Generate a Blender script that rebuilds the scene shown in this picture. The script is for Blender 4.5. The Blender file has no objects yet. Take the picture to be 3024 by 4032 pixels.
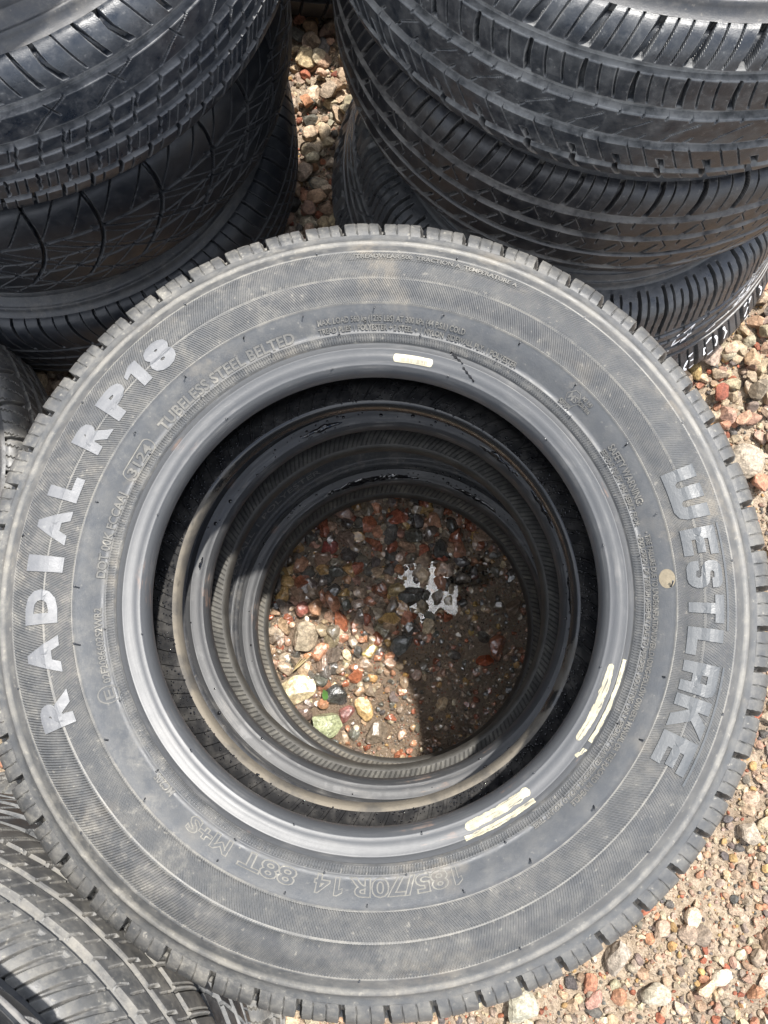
import bpy, bmesh, math, random
import numpy as np
from mathutils import Vector

random.seed(7)
rng = np.random.default_rng(7)
C = bpy.context.scene.collection
PI = math.pi
R_ = math.radians

# ------------------------------------------------------------------ camera
cam = bpy.data.cameras.new('camera')
camo = bpy.data.objects.new('camera', cam)
C.objects.link(camo)
camo.location = (0, 0, 1.115)
camo.rotation_euler = (R_(10), 0, 0)
cam.lens = 27.23
cam.sensor_width = 36
cam.clip_start = 0.02
cam.clip_end = 500
bpy.context.scene.camera = camo

# ------------------------------------------------------------------ sky, clouds and sun
SUN_DIR = np.array([.114, .161, .497])
SUN_EL = math.atan2(SUN_DIR[2], math.hypot(SUN_DIR[0], SUN_DIR[1]))
SUN_AZ = math.atan2(SUN_DIR[0], SUN_DIR[1])
world = bpy.data.worlds.new('World')
bpy.context.scene.world = world
world.use_nodes = True
wt = world.node_tree
wt.nodes.clear()
sky = wt.nodes.new('ShaderNodeTexSky')
sky.sky_type = 'NISHITA'
sky.sun_disc = False
sky.sun_elevation = SUN_EL
sky.sun_rotation = SUN_AZ
wtc = wt.nodes.new('ShaderNodeTexCoord')
wn = wt.nodes.new('ShaderNodeTexNoise')
wn.inputs['Scale'].default_value = 2.3
wn.inputs['Detail'].default_value = 6
wn.inputs['Roughness'].default_value = .55
wr = wt.nodes.new('ShaderNodeValToRGB')
wr.color_ramp.elements[0].position = .44
wr.color_ramp.elements[1].position = .60
wm = wt.nodes.new('ShaderNodeMixRGB')
wm.inputs[2].default_value = (11.0, 11.3, 11.8, 1)     # sunlit cloud, in the units of the sky texture
bg = wt.nodes.new('ShaderNodeBackground')
bg.inputs['Strength'].default_value = .115
wo = wt.nodes.new('ShaderNodeOutputWorld')
L = wt.links.new
L(wtc.outputs['Generated'], wn.inputs['Vector'])
L(wn.outputs['Fac'], wr.inputs['Fac'])
L(wr.outputs['Color'], wm.inputs[0])
L(sky.outputs['Color'], wm.inputs[1])
# added bright spot near the zenith, to give white reflections on water and beads
wd = wt.nodes.new('ShaderNodeVectorMath'); wd.operation = 'DOT_PRODUCT'
cdir = Vector((.055, .10, .99)).normalized()
wd.inputs[1].default_value = cdir
L(wtc.outputs['Generated'], wd.inputs[0])
wp = wt.nodes.new('ShaderNodeMath'); wp.operation = 'POWER'; wp.inputs[1].default_value = 300
wmx = wt.nodes.new('ShaderNodeMath'); wmx.operation = 'MAXIMUM'; wmx.inputs[1].default_value = 0
L(wd.outputs['Value'], wmx.inputs[0]); L(wmx.outputs[0], wp.inputs[0])
wn2 = wt.nodes.new('ShaderNodeMapRange')
wn2.inputs[1].default_value = .40; wn2.inputs[2].default_value = .56; wn2.inputs[3].default_value = 40; wn2.inputs[4].default_value = 130
L(wn.outputs['Fac'], wn2.inputs[0])
wq = wt.nodes.new('ShaderNodeMath'); wq.operation = 'MULTIPLY'
L(wp.outputs[0], wq.inputs[0]); L(wn2.outputs[0], wq.inputs[1])
wa = wt.nodes.new('ShaderNodeMixRGB'); wa.blend_type = 'ADD'; wa.inputs[0].default_value = 1
L(wm.outputs[0], wa.inputs[1]); L(wq.outputs[0], wa.inputs[2])
L(wa.outputs[0], bg.inputs['Color'])
L(bg.outputs[0], wo.inputs['Surface'])

sl = bpy.data.lights.new('sun', 'SUN')
sl.energy = 4.2
sl.angle = R_(1.3)
sl.color = (1, .96, .9)
so = bpy.data.objects.new('sun', sl)
C.objects.link(so)
so.location = (.9, 1.3, 4)
so.rotation_euler = Vector(SUN_DIR.tolist()).to_track_quat('Z', 'Y').to_euler()

vs = bpy.context.scene.view_settings
vs.view_transform = 'Standard'
vs.look = 'None'
vs.gamma = 1
vs.exposure = 1.15

# ------------------------------------------------------------------ small node helper
class NT:
    def __init__(s, name):
        s.m = bpy.data.materials.new(name)
        s.m.use_nodes = True
        s.t = s.m.node_tree
        s.b = s.t.nodes['Principled BSDF']
    def lk(s, a, b):
        s.t.links.new(a, b)
    def put(s, inp, v):
        if hasattr(v, 'is_output'):
            s.lk(v, inp)
        else:
            inp.default_value = v
    def tex(s, kind, scale, detail=4, rough=.55, vec=None, **kw):
        n = s.t.nodes.new('ShaderNodeTex' + kind)
        n.inputs['Scale'].default_value = scale
        if 'Detail' in n.inputs: n.inputs['Detail'].default_value = detail
        if 'Roughness' in n.inputs: n.inputs['Roughness'].default_value = rough
        for k, v in kw.items():
            if k in n.inputs: n.inputs[k].default_value = v
            else: setattr(n, k, v)
        s.lk(vec if vec else s.co(), n.inputs['Vector'])
        return n.outputs['Fac'] if kind == 'Noise' else n.outputs[0]
    def co(s):
        if not hasattr(s, '_co'):
            s._co = s.t.nodes.new('ShaderNodeTexCoord').outputs['Object']
        return s._co
    def mp(s, scale):
        n = s.t.nodes.new('ShaderNodeMapping')
        n.inputs['Scale'].default_value = scale
        s.lk(s.co(), n.inputs['Vector'])
        return n.outputs[0]
    def ma(s, op, a, b=0.0, c=None):
        n = s.t.nodes.new('ShaderNodeMath')
        n.operation = op
        s.put(n.inputs[0], a); s.put(n.inputs[1], b)
        if c is not None: s.put(n.inputs[2], c)
        return n.outputs[0]
    def ramp(s, f, a, b, lo=0.0, hi=1.0):
        n = s.t.nodes.new('ShaderNodeMapRange')
        n.interpolation_type = 'SMOOTHSTEP'
        s.put(n.inputs[0], f)
        n.inputs[1].default_value = a; n.inputs[2].default_value = b
        n.inputs[3].default_value = lo; n.inputs[4].default_value = hi
        return n.outputs[0]
    def mix(s, f, a, b):
        n = s.t.nodes.new('ShaderNodeMixRGB')
        s.put(n.inputs[0], f); s.put(n.inputs[1], a); s.put(n.inputs[2], b)
        return n.outputs[0]
    def attr(s, name):
        n = s.t.nodes.new('ShaderNodeAttribute')
        n.attribute_name = name
        return n
    def bump(s, h, dist, strength=1.0, prev=None):
        n = s.t.nodes.new('ShaderNodeBump')
        n.inputs['Distance'].default_value = dist
        n.inputs['Strength'].default_value = strength
        s.lk(h, n.inputs['Height'])
        if prev: s.lk(prev, n.inputs['Normal'])
        return n.outputs[0]
    def polar(s):
        n = s.t.nodes.new('ShaderNodeSeparateXYZ')
        s.lk(s.co(), n.inputs[0])
        x, y, z = n.outputs
        r = s.ma('SQRT', s.ma('ADD', s.ma('MULTIPLY', x, x), s.ma('MULTIPLY', y, y)))
        return r, s.ma('ARCTAN2', y, x), z
    def band(s, v, lo, hi, e=.0004):
        return s.ma('MULTIPLY', s.ramp(v, lo - e, lo + e), s.ramp(v, hi + e, hi - e))

def c4(c): return (c[0], c[1], c[2], 1)

def rubber(name, base=(.034, .036, .041), dust=(.23, .21, .18), amt=.35, rough=.5, wear=.5, grain=.00025, spec=.5, speck=.6, lean=False):
    t = NT(name)
    n1 = t.tex('Noise', 9, 5, .6)
    n2 = t.tex('Noise', 70, 4, .65)
    n3 = t.tex('Noise', 900, 2, .6)
    sp = t.tex('Noise', 240, 2, .5)
    n4 = t.tex('Noise', 38, 9, .78)
    n5 = t.tex('Noise', 120, 9, .8)
    d = t.ma('MULTIPLY', t.ramp(n1, .35, .72, .35, 1.0), t.ma('ADD', t.ma('ADD', t.ma('MULTIPLY', t.ramp(n4, .50, .62), .55), t.ma('MULTIPLY', t.ramp(n5, .50, .66), .6)), t.ramp(n2, .3, .75, .02, .25)))
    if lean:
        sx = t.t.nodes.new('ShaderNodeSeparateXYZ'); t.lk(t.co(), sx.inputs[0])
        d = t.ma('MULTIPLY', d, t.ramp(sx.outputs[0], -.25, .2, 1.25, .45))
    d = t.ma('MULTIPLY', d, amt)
    d = t.ma('ADD', d, t.ma('MULTIPLY', t.ramp(n2, .35, .8), amt * .35))
    w = t.attr('wear').outputs['Fac']
    d = t.ma('ADD', d, t.ma('MULTIPLY', t.ma('MULTIPLY', w, wear), t.ramp(n2, .3, .6, .35, 1.0)))
    d = t.ma('ADD', d, t.ma('MULTIPLY', t.ramp(sp, .68, .73), speck * amt))
    d = t.ma('MINIMUM', d, 1.0)
    col = t.mix(d, c4(base), c4(dust))
    t.put(t.b.inputs['Base Color'], col)
    rr = t.ma('ADD', t.ramp(n2, .3, .7, rough - .08, rough + .1), t.ma('MULTIPLY', d, .35))
    t.put(t.b.inputs['Roughness'], t.ma('MINIMUM', rr, .95))
    t.b.inputs['Specular IOR Level'].default_value = spec
    hb = t.ma('ADD', t.ma('MULTIPLY', n3, .5), t.ma('MULTIPLY', n2, 1.5))
    t.put(t.b.inputs['Normal'], t.bump(hb, grain))
    t.d = d
    return t

M = {}
M['tread'] = rubber('worn_tread_rubber', base=(.011, .014, .019), dust=(.21, .21, .205), amt=.40, rough=.38, wear=.85).m
M['tread_blue'] = rubber('dark_tread_rubber', base=(.010, .014, .021), dust=(.18, .18, .18), amt=.30, rough=.33, wear=.75).m
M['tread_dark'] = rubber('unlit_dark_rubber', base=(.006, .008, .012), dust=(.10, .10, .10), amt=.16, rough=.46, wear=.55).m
M['tread_brown'] = rubber('brown_dusty_rubber', base=(.009, .010, .013), dust=(.18, .172, .162), amt=.26, rough=.38, wear=.95).m
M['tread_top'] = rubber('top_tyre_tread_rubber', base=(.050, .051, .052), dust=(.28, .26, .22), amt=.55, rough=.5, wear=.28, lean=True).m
M['tread_grey'] = rubber('grey_dusty_rubber', base=(.060, .061, .062), dust=(.30, .28, .24), amt=.55, rough=.5, wear=.5).m
M['tread_shiny'] = rubber('glossy_tread_rubber', base=(.034, .036, .040), dust=(.21, .205, .195), amt=.30, rough=.32, wear=.3).m
M['side'] = rubber('plain_sidewall_rubber', base=(.024, .026, .030), amt=.30, rough=.5).m
M['letter'] = rubber('abraded_raised_rubber', base=(.105, .107, .112), dust=(.23, .227, .215), amt=.35, rough=.5).m
M['letter_dark'] = rubber('raised_brand_rubber', base=(.060, .064, .067), dust=(.13, .13, .128), amt=.15, rough=.45).m
M['smallprint'] = rubber('dusty_small_lettering', base=(.10, .098, .092), dust=(.30, .28, .24), amt=.6, rough=.6).m
M['dustline'] = rubber('dust_filled_outline', base=(.135, .13, .117), dust=(.29, .275, .235), amt=.7, rough=.7).m

# the top tyre's sidewall: two bands of slanting hatch ribs, a serrated rim band, smooth rubber between
def main_side():
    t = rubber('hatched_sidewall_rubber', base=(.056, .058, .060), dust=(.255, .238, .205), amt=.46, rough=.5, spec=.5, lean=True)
    r, th, z = t.polar()
    def ribs(n, k):
        return t.ma('SINE', t.ma('ADD', t.ma('MULTIPLY', th, n), t.ma('MULTIPLY', r, k)))
    A = t.band(r, .2415, .2645); B = t.band(r, .2235, .2400); S = t.band(r, .1995, .2034)
    up = t.ramp(z, .0, .01)
    ha = t.ma('MULTIPLY', ribs(800, 1500), A)
    hb = t.ma('MULTIPLY', ribs(760, -2100), B)
    hs = t.ma('MULTIPLY', ribs(620, 0), S)
    h = t.ma('MULTIPLY', t.ma('ADD', t.ma('ADD', ha, hb), hs), up)
    prev = t.b.inputs['Normal'].links[0].from_socket
    # the sunken hatch collects a little more dust and dulls the sheen, the smooth band keeps it
    t.put(t.b.inputs['Normal'], t.bump(h, .00032, 1.0, prev))
    ab = t.ma('MINIMUM', t.ma('ADD', A, B), 1.0)
    old = t.b.inputs['Roughness'].links[0].from_socket
    t.put(t.b.inputs['Roughness'], t.ma('MINIMUM', t.ma('ADD', old, t.ma('MULTIPLY', ab, .12)), .95))
    # smooth rubber between the hatch and the rim sheds its dust; the thin moulded ridges hold it
    oc0 = t.b.inputs['Base Color'].links[0].from_socket
    smooth_ = t.band(r, .2045, .2222, .001)
    t.put(t.b.inputs['Base Color'], t.mix(t.ma('MULTIPLY', smooth_, .45), oc0, (.058, .062, .068, 1)))
    ln = t.ma('ADD', t.ma('ADD', t.band(r, .2224, .2236, .0002), t.band(r, .2402, .2414, .0002)), t.ma('ADD', t.band(r, .2646, .2656, .0002), t.band(r, .2735, .2785, .0012)))
    oc0 = t.b.inputs['Base Color'].links[0].from_socket
    t.put(t.b.inputs['Base Color'], t.mix(t.ma('MULTIPLY', t.ma('MULTIPLY', ln, up), t.ramp(t.tex('Noise', 30, 5, .7), .35, .65, .08, .38)), oc0, (.27, .25, .21, 1)))
    # dried rain streaks: brown smears
    n = t.tex('Noise', 14, 4, .6)
    n2 = t.tex('Noise', 45, 5, .7)
    d2 = t.ma('MULTIPLY', t.ramp(n, .52, .7), t.ramp(n2, .4, .6))
    oc = t.b.inputs['Base Color'].links[0].from_socket
    t.put(t.b.inputs['Base Color'], t.mix(t.ma('MULTIPLY', d2, .35), oc, (.24, .205, .155, 1)))
    return t.m
M['main_side'] = main_side()

def bead_mat(name, base, amt, rough, wet=0.0):
    t = NT(name)
    r, th, z = t.polar()
    n1 = t.tex('Noise', 22, 5, .65)
    n2 = t.tex('Noise', 140, 4, .6)
    comb = t.t.nodes.new('ShaderNodeCombineXYZ')
    t.lk(t.ma('MULTIPLY', th, 5.0), comb.inputs[0]); t.lk(t.ma('MULTIPLY', r, 380.0), comb.inputs[1]); t.lk(t.ma('MULTIPLY', z, 380.0), comb.inputs[2])
    st = t.tex('Noise', 1.0, 5, .6, vec=comb.outputs[0])
    f = t.ma('MULTIPLY', t.ramp(n1, .42, .7), t.ramp(st, .42, .68))
    col = t.mix(t.ma('MULTIPLY', f, amt), c4(base), (.30, .285, .26, 1))
    rust = t.ma('MULTIPLY', t.ramp(t.tex('Noise', 31, 4, .6), .6, .72), t.ramp(st, .5, .62))
    col = t.mix(t.ma('MULTIPLY', rust, .4), col, (.26, .16, .11, 1))
    t.put(t.b.inputs['Base Color'], col)
    ro = t.ramp(st, .3, .7, rough - .01, rough + .04)
    if wet:
        wm_ = t.ramp(t.tex('Noise', 17, 4, .6), .5, .53)
        ro = t.ma('SUBTRACT', ro, t.ma('MULTIPLY', wm_, rough * wet))
    t.put(t.b.inputs['Roughness'], ro)
    t.b.inputs['Specular IOR Level'].default_value = .42
    t.put(t.b.inputs['Normal'], t.bump(t.ma('ADD', t.ma('MULTIPLY', st, .15), t.ma('MULTIPLY', n2, .7)), .00012))
    return t.m
M['bead'] = bead_mat('smooth_bead_rubber', (.055, .057, .060), .22, .42)
M['bead_wet'] = bead_mat('rain_wet_bead_rubber', (.036, .037, .039), .35, .52, .1)

def liner_mat(name, n_lines, base, dustc, wet, texture=True):
    t = NT(name)
    r, th, z = t.polar()
    ph = t.ma('ADD', t.ma('MULTIPLY', th, n_lines), t.ma('MULTIPLY', r, n_lines * 2.4))
    line = t.ramp(t.ma('SINE', ph), .55, .85) if texture else t.ramp(t.ma('SINE', ph), .35, .8)
    n = t.tex('Noise', 60, 4, .6)
    cell = t.tex('Voronoi', 330, feature='F1')
    seat = t.band(r, .1, .1775, .0003)
    if texture:
        h = t.ma('ADD', t.ma('MULTIPLY', line, 1.0), t.ma('MULTIPLY', t.ramp(cell, .1, .5), .7))
    else:
        h = t.ma('MULTIPLY', line, -1.0)
    col = t.mix(t.ramp(n, .4, .75), c4(base), c4(dustc))
    if not texture:
        col = t.mix(t.ma('MULTIPLY', line, .6), col, c4([v * .35 for v in base]))
    t.put(t.b.inputs['Base Color'], col)
    t.put(t.b.inputs['Roughness'], t.ramp(t.tex('Noise', 12, 3, .5), .4, .6, wet, wet + .25))
    t.put(t.b.inputs['Normal'], t.bump(h, .0010))
    return t.m
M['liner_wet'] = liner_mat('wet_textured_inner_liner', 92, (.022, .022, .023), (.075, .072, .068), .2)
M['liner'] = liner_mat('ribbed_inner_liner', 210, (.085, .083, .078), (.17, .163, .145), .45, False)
M['liner_slant'] = liner_mat('dusty_ribbed_inner_liner', 180, (.12, .113, .10), (.24, .215, .175), .45, False)

def simple(name, col, rough=.6, **kw):
    t = NT(name)
    n = t.tex('Noise', kw.get('ns', 60), 5, .6)
    c2 = [v * kw.get('k', .7) for v in col]
    t.put(t.b.inputs['Base Color'], t.mix(t.ramp(n, .35, .7), c4(col), c4(c2)))
    t.b.inputs['Roughness'].default_value = rough
    t.put(t.b.inputs['Normal'], t.bump(t.tex('Noise', kw.get('bs', 300), 4, .6), kw.get('bd', .0003)))
    return t.m
def seat_mat():
    t = NT('dusty_bead_seat')
    n = t.tex('Noise', 26, 5, .65)
    sx = t.t.nodes.new('ShaderNodeSeparateXYZ'); t.lk(t.co(), sx.inputs[0])
    w = t.ma('SUBTRACT', t.ma('ADD', t.ma('MULTIPLY', sx.outputs[1], 4.0), t.ma('MULTIPLY', sx.outputs[0], 2.5)), t.ma('MULTIPLY', t.ma('SUBTRACT', n, .5), 2.5))
    wet = t.ramp(w, -.25, .25)
    dry = t.mix(t.ramp(n, .4, .65), (.15, .13, .10, 1), (.07, .064, .055, 1))
    t.put(t.b.inputs['Base Color'], t.mix(wet, dry, (.018, .018, .018, 1)))
    t.put(t.b.inputs['Roughness'], t.ramp(wet, 0, 1, .75, .22))
    t.put(t.b.inputs['Normal'], t.bump(n, .0005))
    return t.m
M['seat'] = seat_mat()
M['seat_dark'] = simple('grimy_bead_seat', (.055, .052, .046), .6, k=.6, ns=50)
def crayon():
    t = NT('cream_crayon')
    n = t.tex('Noise', 120, 4, .6)
    r, th, z = t.polar()
    comb = t.t.nodes.new('ShaderNodeCombineXYZ')
    t.lk(t.ma('MULTIPLY', th, 9.0), comb.inputs[0]); t.lk(t.ma('MULTIPLY', r, 900.0), comb.inputs[1])
    st = t.tex('Noise', 1.0, 6, .7, vec=comb.outputs[0])
    miss = t.ma('MULTIPLY', t.ramp(st, .50, .60), t.ramp(n, .40, .55))
    t.put(t.b.inputs['Base Color'], t.mix(miss, t.mix(t.ramp(n, .3, .7), (.36, .33, .23, 1), (.27, .245, .17, 1)), (.07, .07, .068, 1)))
    t.b.inputs['Roughness'].default_value = .75
    t.put(t.b.inputs['Normal'], t.bump(n, .0004))
    return t.m
M['crayon'] = crayon()
M['chalk'] = simple('white_paint_marker', (.85, .86, .87), .5, k=.85)
M['tan'] = simple('tan_paint', (.21, .175, .12), .7, k=.8, ns=200)
M['sticker'] = simple('cream_sticker_paper', (.42, .38, .27), .6, k=.9)
M['ink'] = simple('sticker_ink', (.14, .13, .12), .6)
M['tar'] = simple('glossy_black_scuff', (.012, .012, .013), .2)
def water():
    t = NT('water')
    t.b.inputs['Base Color'].default_value = (1, 1, 1, 1)
    t.b.inputs['Roughness'].default_value = .02
    t.b.inputs['IOR'].default_value = 1.33
    t.b.inputs['Transmission Weight'].default_value = 1
    t.put(t.b.inputs['Normal'], t.bump(t.tex('Noise', 32, 2, .5), .0006))
    return t.m
M['water'] = water()
def beadwater():
    t = NT('rain_film_on_rubber')
    t.b.inputs['Base Color'].default_value = (.008, .008, .009, 1)
    t.b.inputs['Roughness'].default_value = .04
    t.b.inputs['Specular IOR Level'].default_value = .6
    t.put(t.b.inputs['Normal'], t.bump(t.tex('Noise', 60, 3, .5), .0008))
    return t.m
M['rainfilm'] = beadwater()

def stone_mat(name, wet):
    t = NT(name)
    col = t.attr('stone_color').outputs['Color']
    n = t.tex('Noise', 160, 5, .65)
    n2 = t.tex('Noise', 420, 3, .6)
    n3 = t.tex('Noise', 45, 3, .6)
    f = t.ramp(n, .35, .68, .62, 1.18)
    g = t.ramp(n2, .35, .7, .78, 1.12)
    v = t.ma('MULTIPLY', t.ma('MULTIPLY', f, g), t.ramp(n3, .3, .7, .8, 1.1))
    hsv = t.t.nodes.new('ShaderNodeHueSaturation')
    t.lk(col, hsv.inputs['Color']); t.lk(v, hsv.inputs['Value'])
    t.lk(hsv.outputs[0], t.b.inputs['Base Color'])
    if wet:
        t.put(t.b.inputs['Roughness'], t.ramp(n3, .35, .65, .05, .26))
        t.b.inputs['Specular IOR Level'].default_value = .9
        t.b.inputs['Coat Weight'].default_value = .9
        t.b.inputs['Coat Roughness'].default_value = .05
        t.put(t.b.inputs['Normal'], t.bump(n, .0015))
    else:
        t.b.inputs['Roughness'].default_value = .82
        t.put(t.b.inputs['Normal'], t.bump(t.ma('ADD', n, t.ma('MULTIPLY', n2, .4)), .002))
    return t.m
M['stone'] = stone_mat('dry_stone', False)
M['stone_wet'] = stone_mat('wet_stone', True)

def ground_mat():
    t = NT('muddy_grit')
    n1 = t.tex('Noise', 5, 4, .6)
    n2 = t.tex('Noise', 120, 5, .7)
    v = t.tex('Voronoi', 260, feature='F1')
    col = t.mix(t.ramp(n2, .35, .65), (.25, .19, .13, 1), (.40, .32, .235, 1))
    w = t.attr('damp').outputs['Fac']
    w2 = t.ma('MINIMUM', t.ma('ADD', w, t.ramp(n1, .52, .62, 0, .5)), 1.0)
    col = t.mix(w2, col, (.17, .125, .088, 1))
    t.put(t.b.inputs['Base Color'], col)
    t.put(t.b.inputs['Roughness'], t.ramp(w2, 0, 1, .85, .28))
    t.put(t.b.inputs['Normal'], t.bump(t.ma('ADD', n2, t.ma('MULTIPLY', v, .6)), .004))
    return t.m
M['ground'] = ground_mat()

# ------------------------------------------------------------------ mesh helpers
def mesh_obj(name, V, F, mat, parent=None, attrs=None, smooth=True, mats=None, fmat=None):
    V = np.asarray(V, np.float32); me = bpy.data.meshes.new(name)
    me.vertices.add(len(V)); me.vertices.foreach_set('co', V.ravel())
    if isinstance(F, np.ndarray):
        k = F.shape[1]; nf = len(F)
        me.loops.add(nf * k); me.loops.foreach_set('vertex_index', F.astype(np.int32).ravel())
        me.polygons.add(nf)
        me.polygons.foreach_set('loop_start', np.arange(0, nf * k, k, dtype=np.int32))
        me.polygons.foreach_set('loop_total', np.full(nf, k, dtype=np.int32))
    else:
        me.clear_geometry(); me.from_pydata(V.tolist(), [], F); nf = len(F)
    me.polygons.foreach_set('use_smooth', np.full(nf, smooth, dtype=bool))
    for k_, (typ, a) in (attrs or {}).items():
        at = me.attributes.new(k_, typ, 'POINT')
        if typ == 'FLOAT': at.data.foreach_set('value', np.asarray(a, np.float32).ravel())
        else: at.data.foreach_set('color', np.asarray(a, np.float32).ravel())
    for m_ in (mats or [mat]): me.materials.append(m_)
    if fmat is not None: me.polygons.foreach_set('material_index', np.asarray(fmat, np.int32))
    me.update(calc_edges=True)
    o = bpy.data.objects.new(name, me)
    C.objects.link(o)
    if parent: o.parent = parent
    return o

def tag(o, label=None, cat=None, group=None, kind=None):
    if label: o['label'] = label
    if cat: o['category'] = cat
    if group: o['group'] = group
    if kind: o['kind'] = kind
    return o

# half profile of an unmounted tyre, (radius, height above its middle plane), from the bead toe round to the crown
P_BEAD = [(.1815, .0335), (.1790, .0345), (.1780, .0370), (.1770, .0400), (.1765, .0480), (.1775, .0535), (.1793, .0572), (.1806, .0585), (.1810, .0593), (.1815, .0592),
          (.1840, .0614), (.1880, .0630), (.1920, .0633), (.1928, .0640), (.1934, .0639), (.1938, .0630), (.1970, .0636), (.1979, .0628)]
P_SIDE = [(.1979, .0628), (.1986, .0640), (.1990, .0655), (.2010, .0664), (.2032, .0678), (.2036, .0688), (.2042, .0692), (.2046, .0686), (.2075, .0712), (.2120, .0760),
          (.2160, .0797), (.2200, .0830), (.2220, .0843), (.2224, .0850), (.2228, .0853), (.2232, .0850), (.2236, .0848), (.2280, .0874), (.2330, .0894), (.2380, .0909), (.2400, .0913),
          (.2404, .0920), (.2410, .0921), (.2414, .0915), (.2460, .0919), (.2510, .0917), (.2560, .0906), (.2600, .0890), (.2640, .0870), (.2648, .0872), (.2654, .0866), (.2680, .0846),
          (.2710, .0822), (.2735, .0804), (.2750, .0803), (.2764, .0804), (.2775, .0796), (.2785, .0776), (.2800, .0752), (.2830, .0736), (.2860, .0727)]
P_TREAD = [(.2860, .0727), (.2905, .0720), (.2965, .0690), (.3018, .0630), (.3055, .0550), (.3082, .0440), (.3098, .0300), (.3104, .0150), (.3106, 0)]
P_LINER = [(.1815, .0335), (.1850, .0345), (.1900, .0365), (.1960, .0400), (.2050, .0480), (.2200, .0665), (.2400, .0780), (.2600, .0800), (.2780, .0700), (.2900, .0520), (.2950, .0300), (.2960, .0)]

def fmap(P, R, hs, rb):
    P = np.array(P, float)
    r = rb + (P[:, 0] - .178) * (R - rb) / (.3106 - .178)
    return np.stack([r, P[:, 1] * hs / .092], 1)

def resample(P, step):
    d = np.hypot(*np.diff(P, axis=0).T); s = np.concatenate([[0], np.cumsum(d)])
    n = max(2, int(round(s[-1] / step)) + 1); q = np.linspace(0, s[-1], n)
    # smooth curve through the points (Catmull-Rom), keeping the ends
    out = []
    for x in q:
        i = min(max(np.searchsorted(s, x) - 1, 0), len(P) - 2)
        t = (x - s[i]) / max(d[i], 1e-9)
        p0 = P[max(i - 1, 0)]; p1 = P[i]; p2 = P[i + 1]; p3 = P[min(i + 2, len(P) - 1)]
        out.append(.5 * ((2 * p1) + (-p0 + p2) * t + (2 * p0 - 5 * p1 + 4 * p2 - p3) * t * t + (-p0 + 3 * p1 - 3 * p2 + p3) * t ** 3))
    return np.array(out)

def thetas(sectors, fine, coarse, R):
    """angles round the tyre, finely spaced inside the given sectors (degrees), coarser elsewhere"""
    df, dc = fine / R, coarse / R
    a = 0.0; out = []
    while a < 2 * PI - 1e-6:
        out.append(a)
        deg = math.degrees(a)
        ins = any((lo <= deg <= hi) or (lo <= deg - 360 <= hi) or (lo <= deg + 360 <= hi) for lo, hi in sectors)
        a += df if ins else dc
    if 2 * PI - out[-1] < df * .5: out.pop()
    return np.array(out)

def sstep(x, a, b):
    t = np.clip((x - a) / (b - a), 0, 1)
    return t * t * (3 - 2 * t)

def groove_depth(th, s, spec, R):
    T, S = th[:, None], s[None, :]
    D = np.zeros((len(th), len(s)))
    T = T + .009 * np.sin(5 * T + 1.3) + .006 * np.sin(11 * T + .4)
    for (s0, hw, d) in spec.get('circ', []):
        wob = 0
        D = np.maximum(D, d * sstep(hw - np.abs(S - s0 + wob * T), -.0006, .0010))
    for g in spec.get('lat', []):
        N = g['N']; pitch = 2 * PI * R / N
        k = g.get('zig', 0)
        c = g.get('ph', 0) * pitch + g.get('skew', 0) * (S - g['s0']) + g.get('curve', 0) * (S - g['s0']) ** 2 * 10
        if k: c = c + k * (2 * np.abs(((S / g.get('zp', .02)) % 1) - .5) - .5)
        x = (R * T - c) % pitch
        x = np.minimum(x, pitch - x)
        thin = g['w'] < .0025
        gd = min(g['d'], spec.get('sipe', .0024)) if thin else g['d']
        w = (spec.get('sipe_w', .0013) if thin else g['w']) * (1 + g.get('taper', 0) * (S - g['s0']) / (g['s1'] - g['s0']))
        soft = .0005 if thin else .0006
        m = sstep(w / 2 - x, -soft, soft)
        m = m * sstep(S, g['s0'] - .001, g['s0'] + .001) * sstep(-S, -g['s1'] - .001, -g['s1'] + .001)
        D = np.maximum(D, gd * m)
    return D

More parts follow.
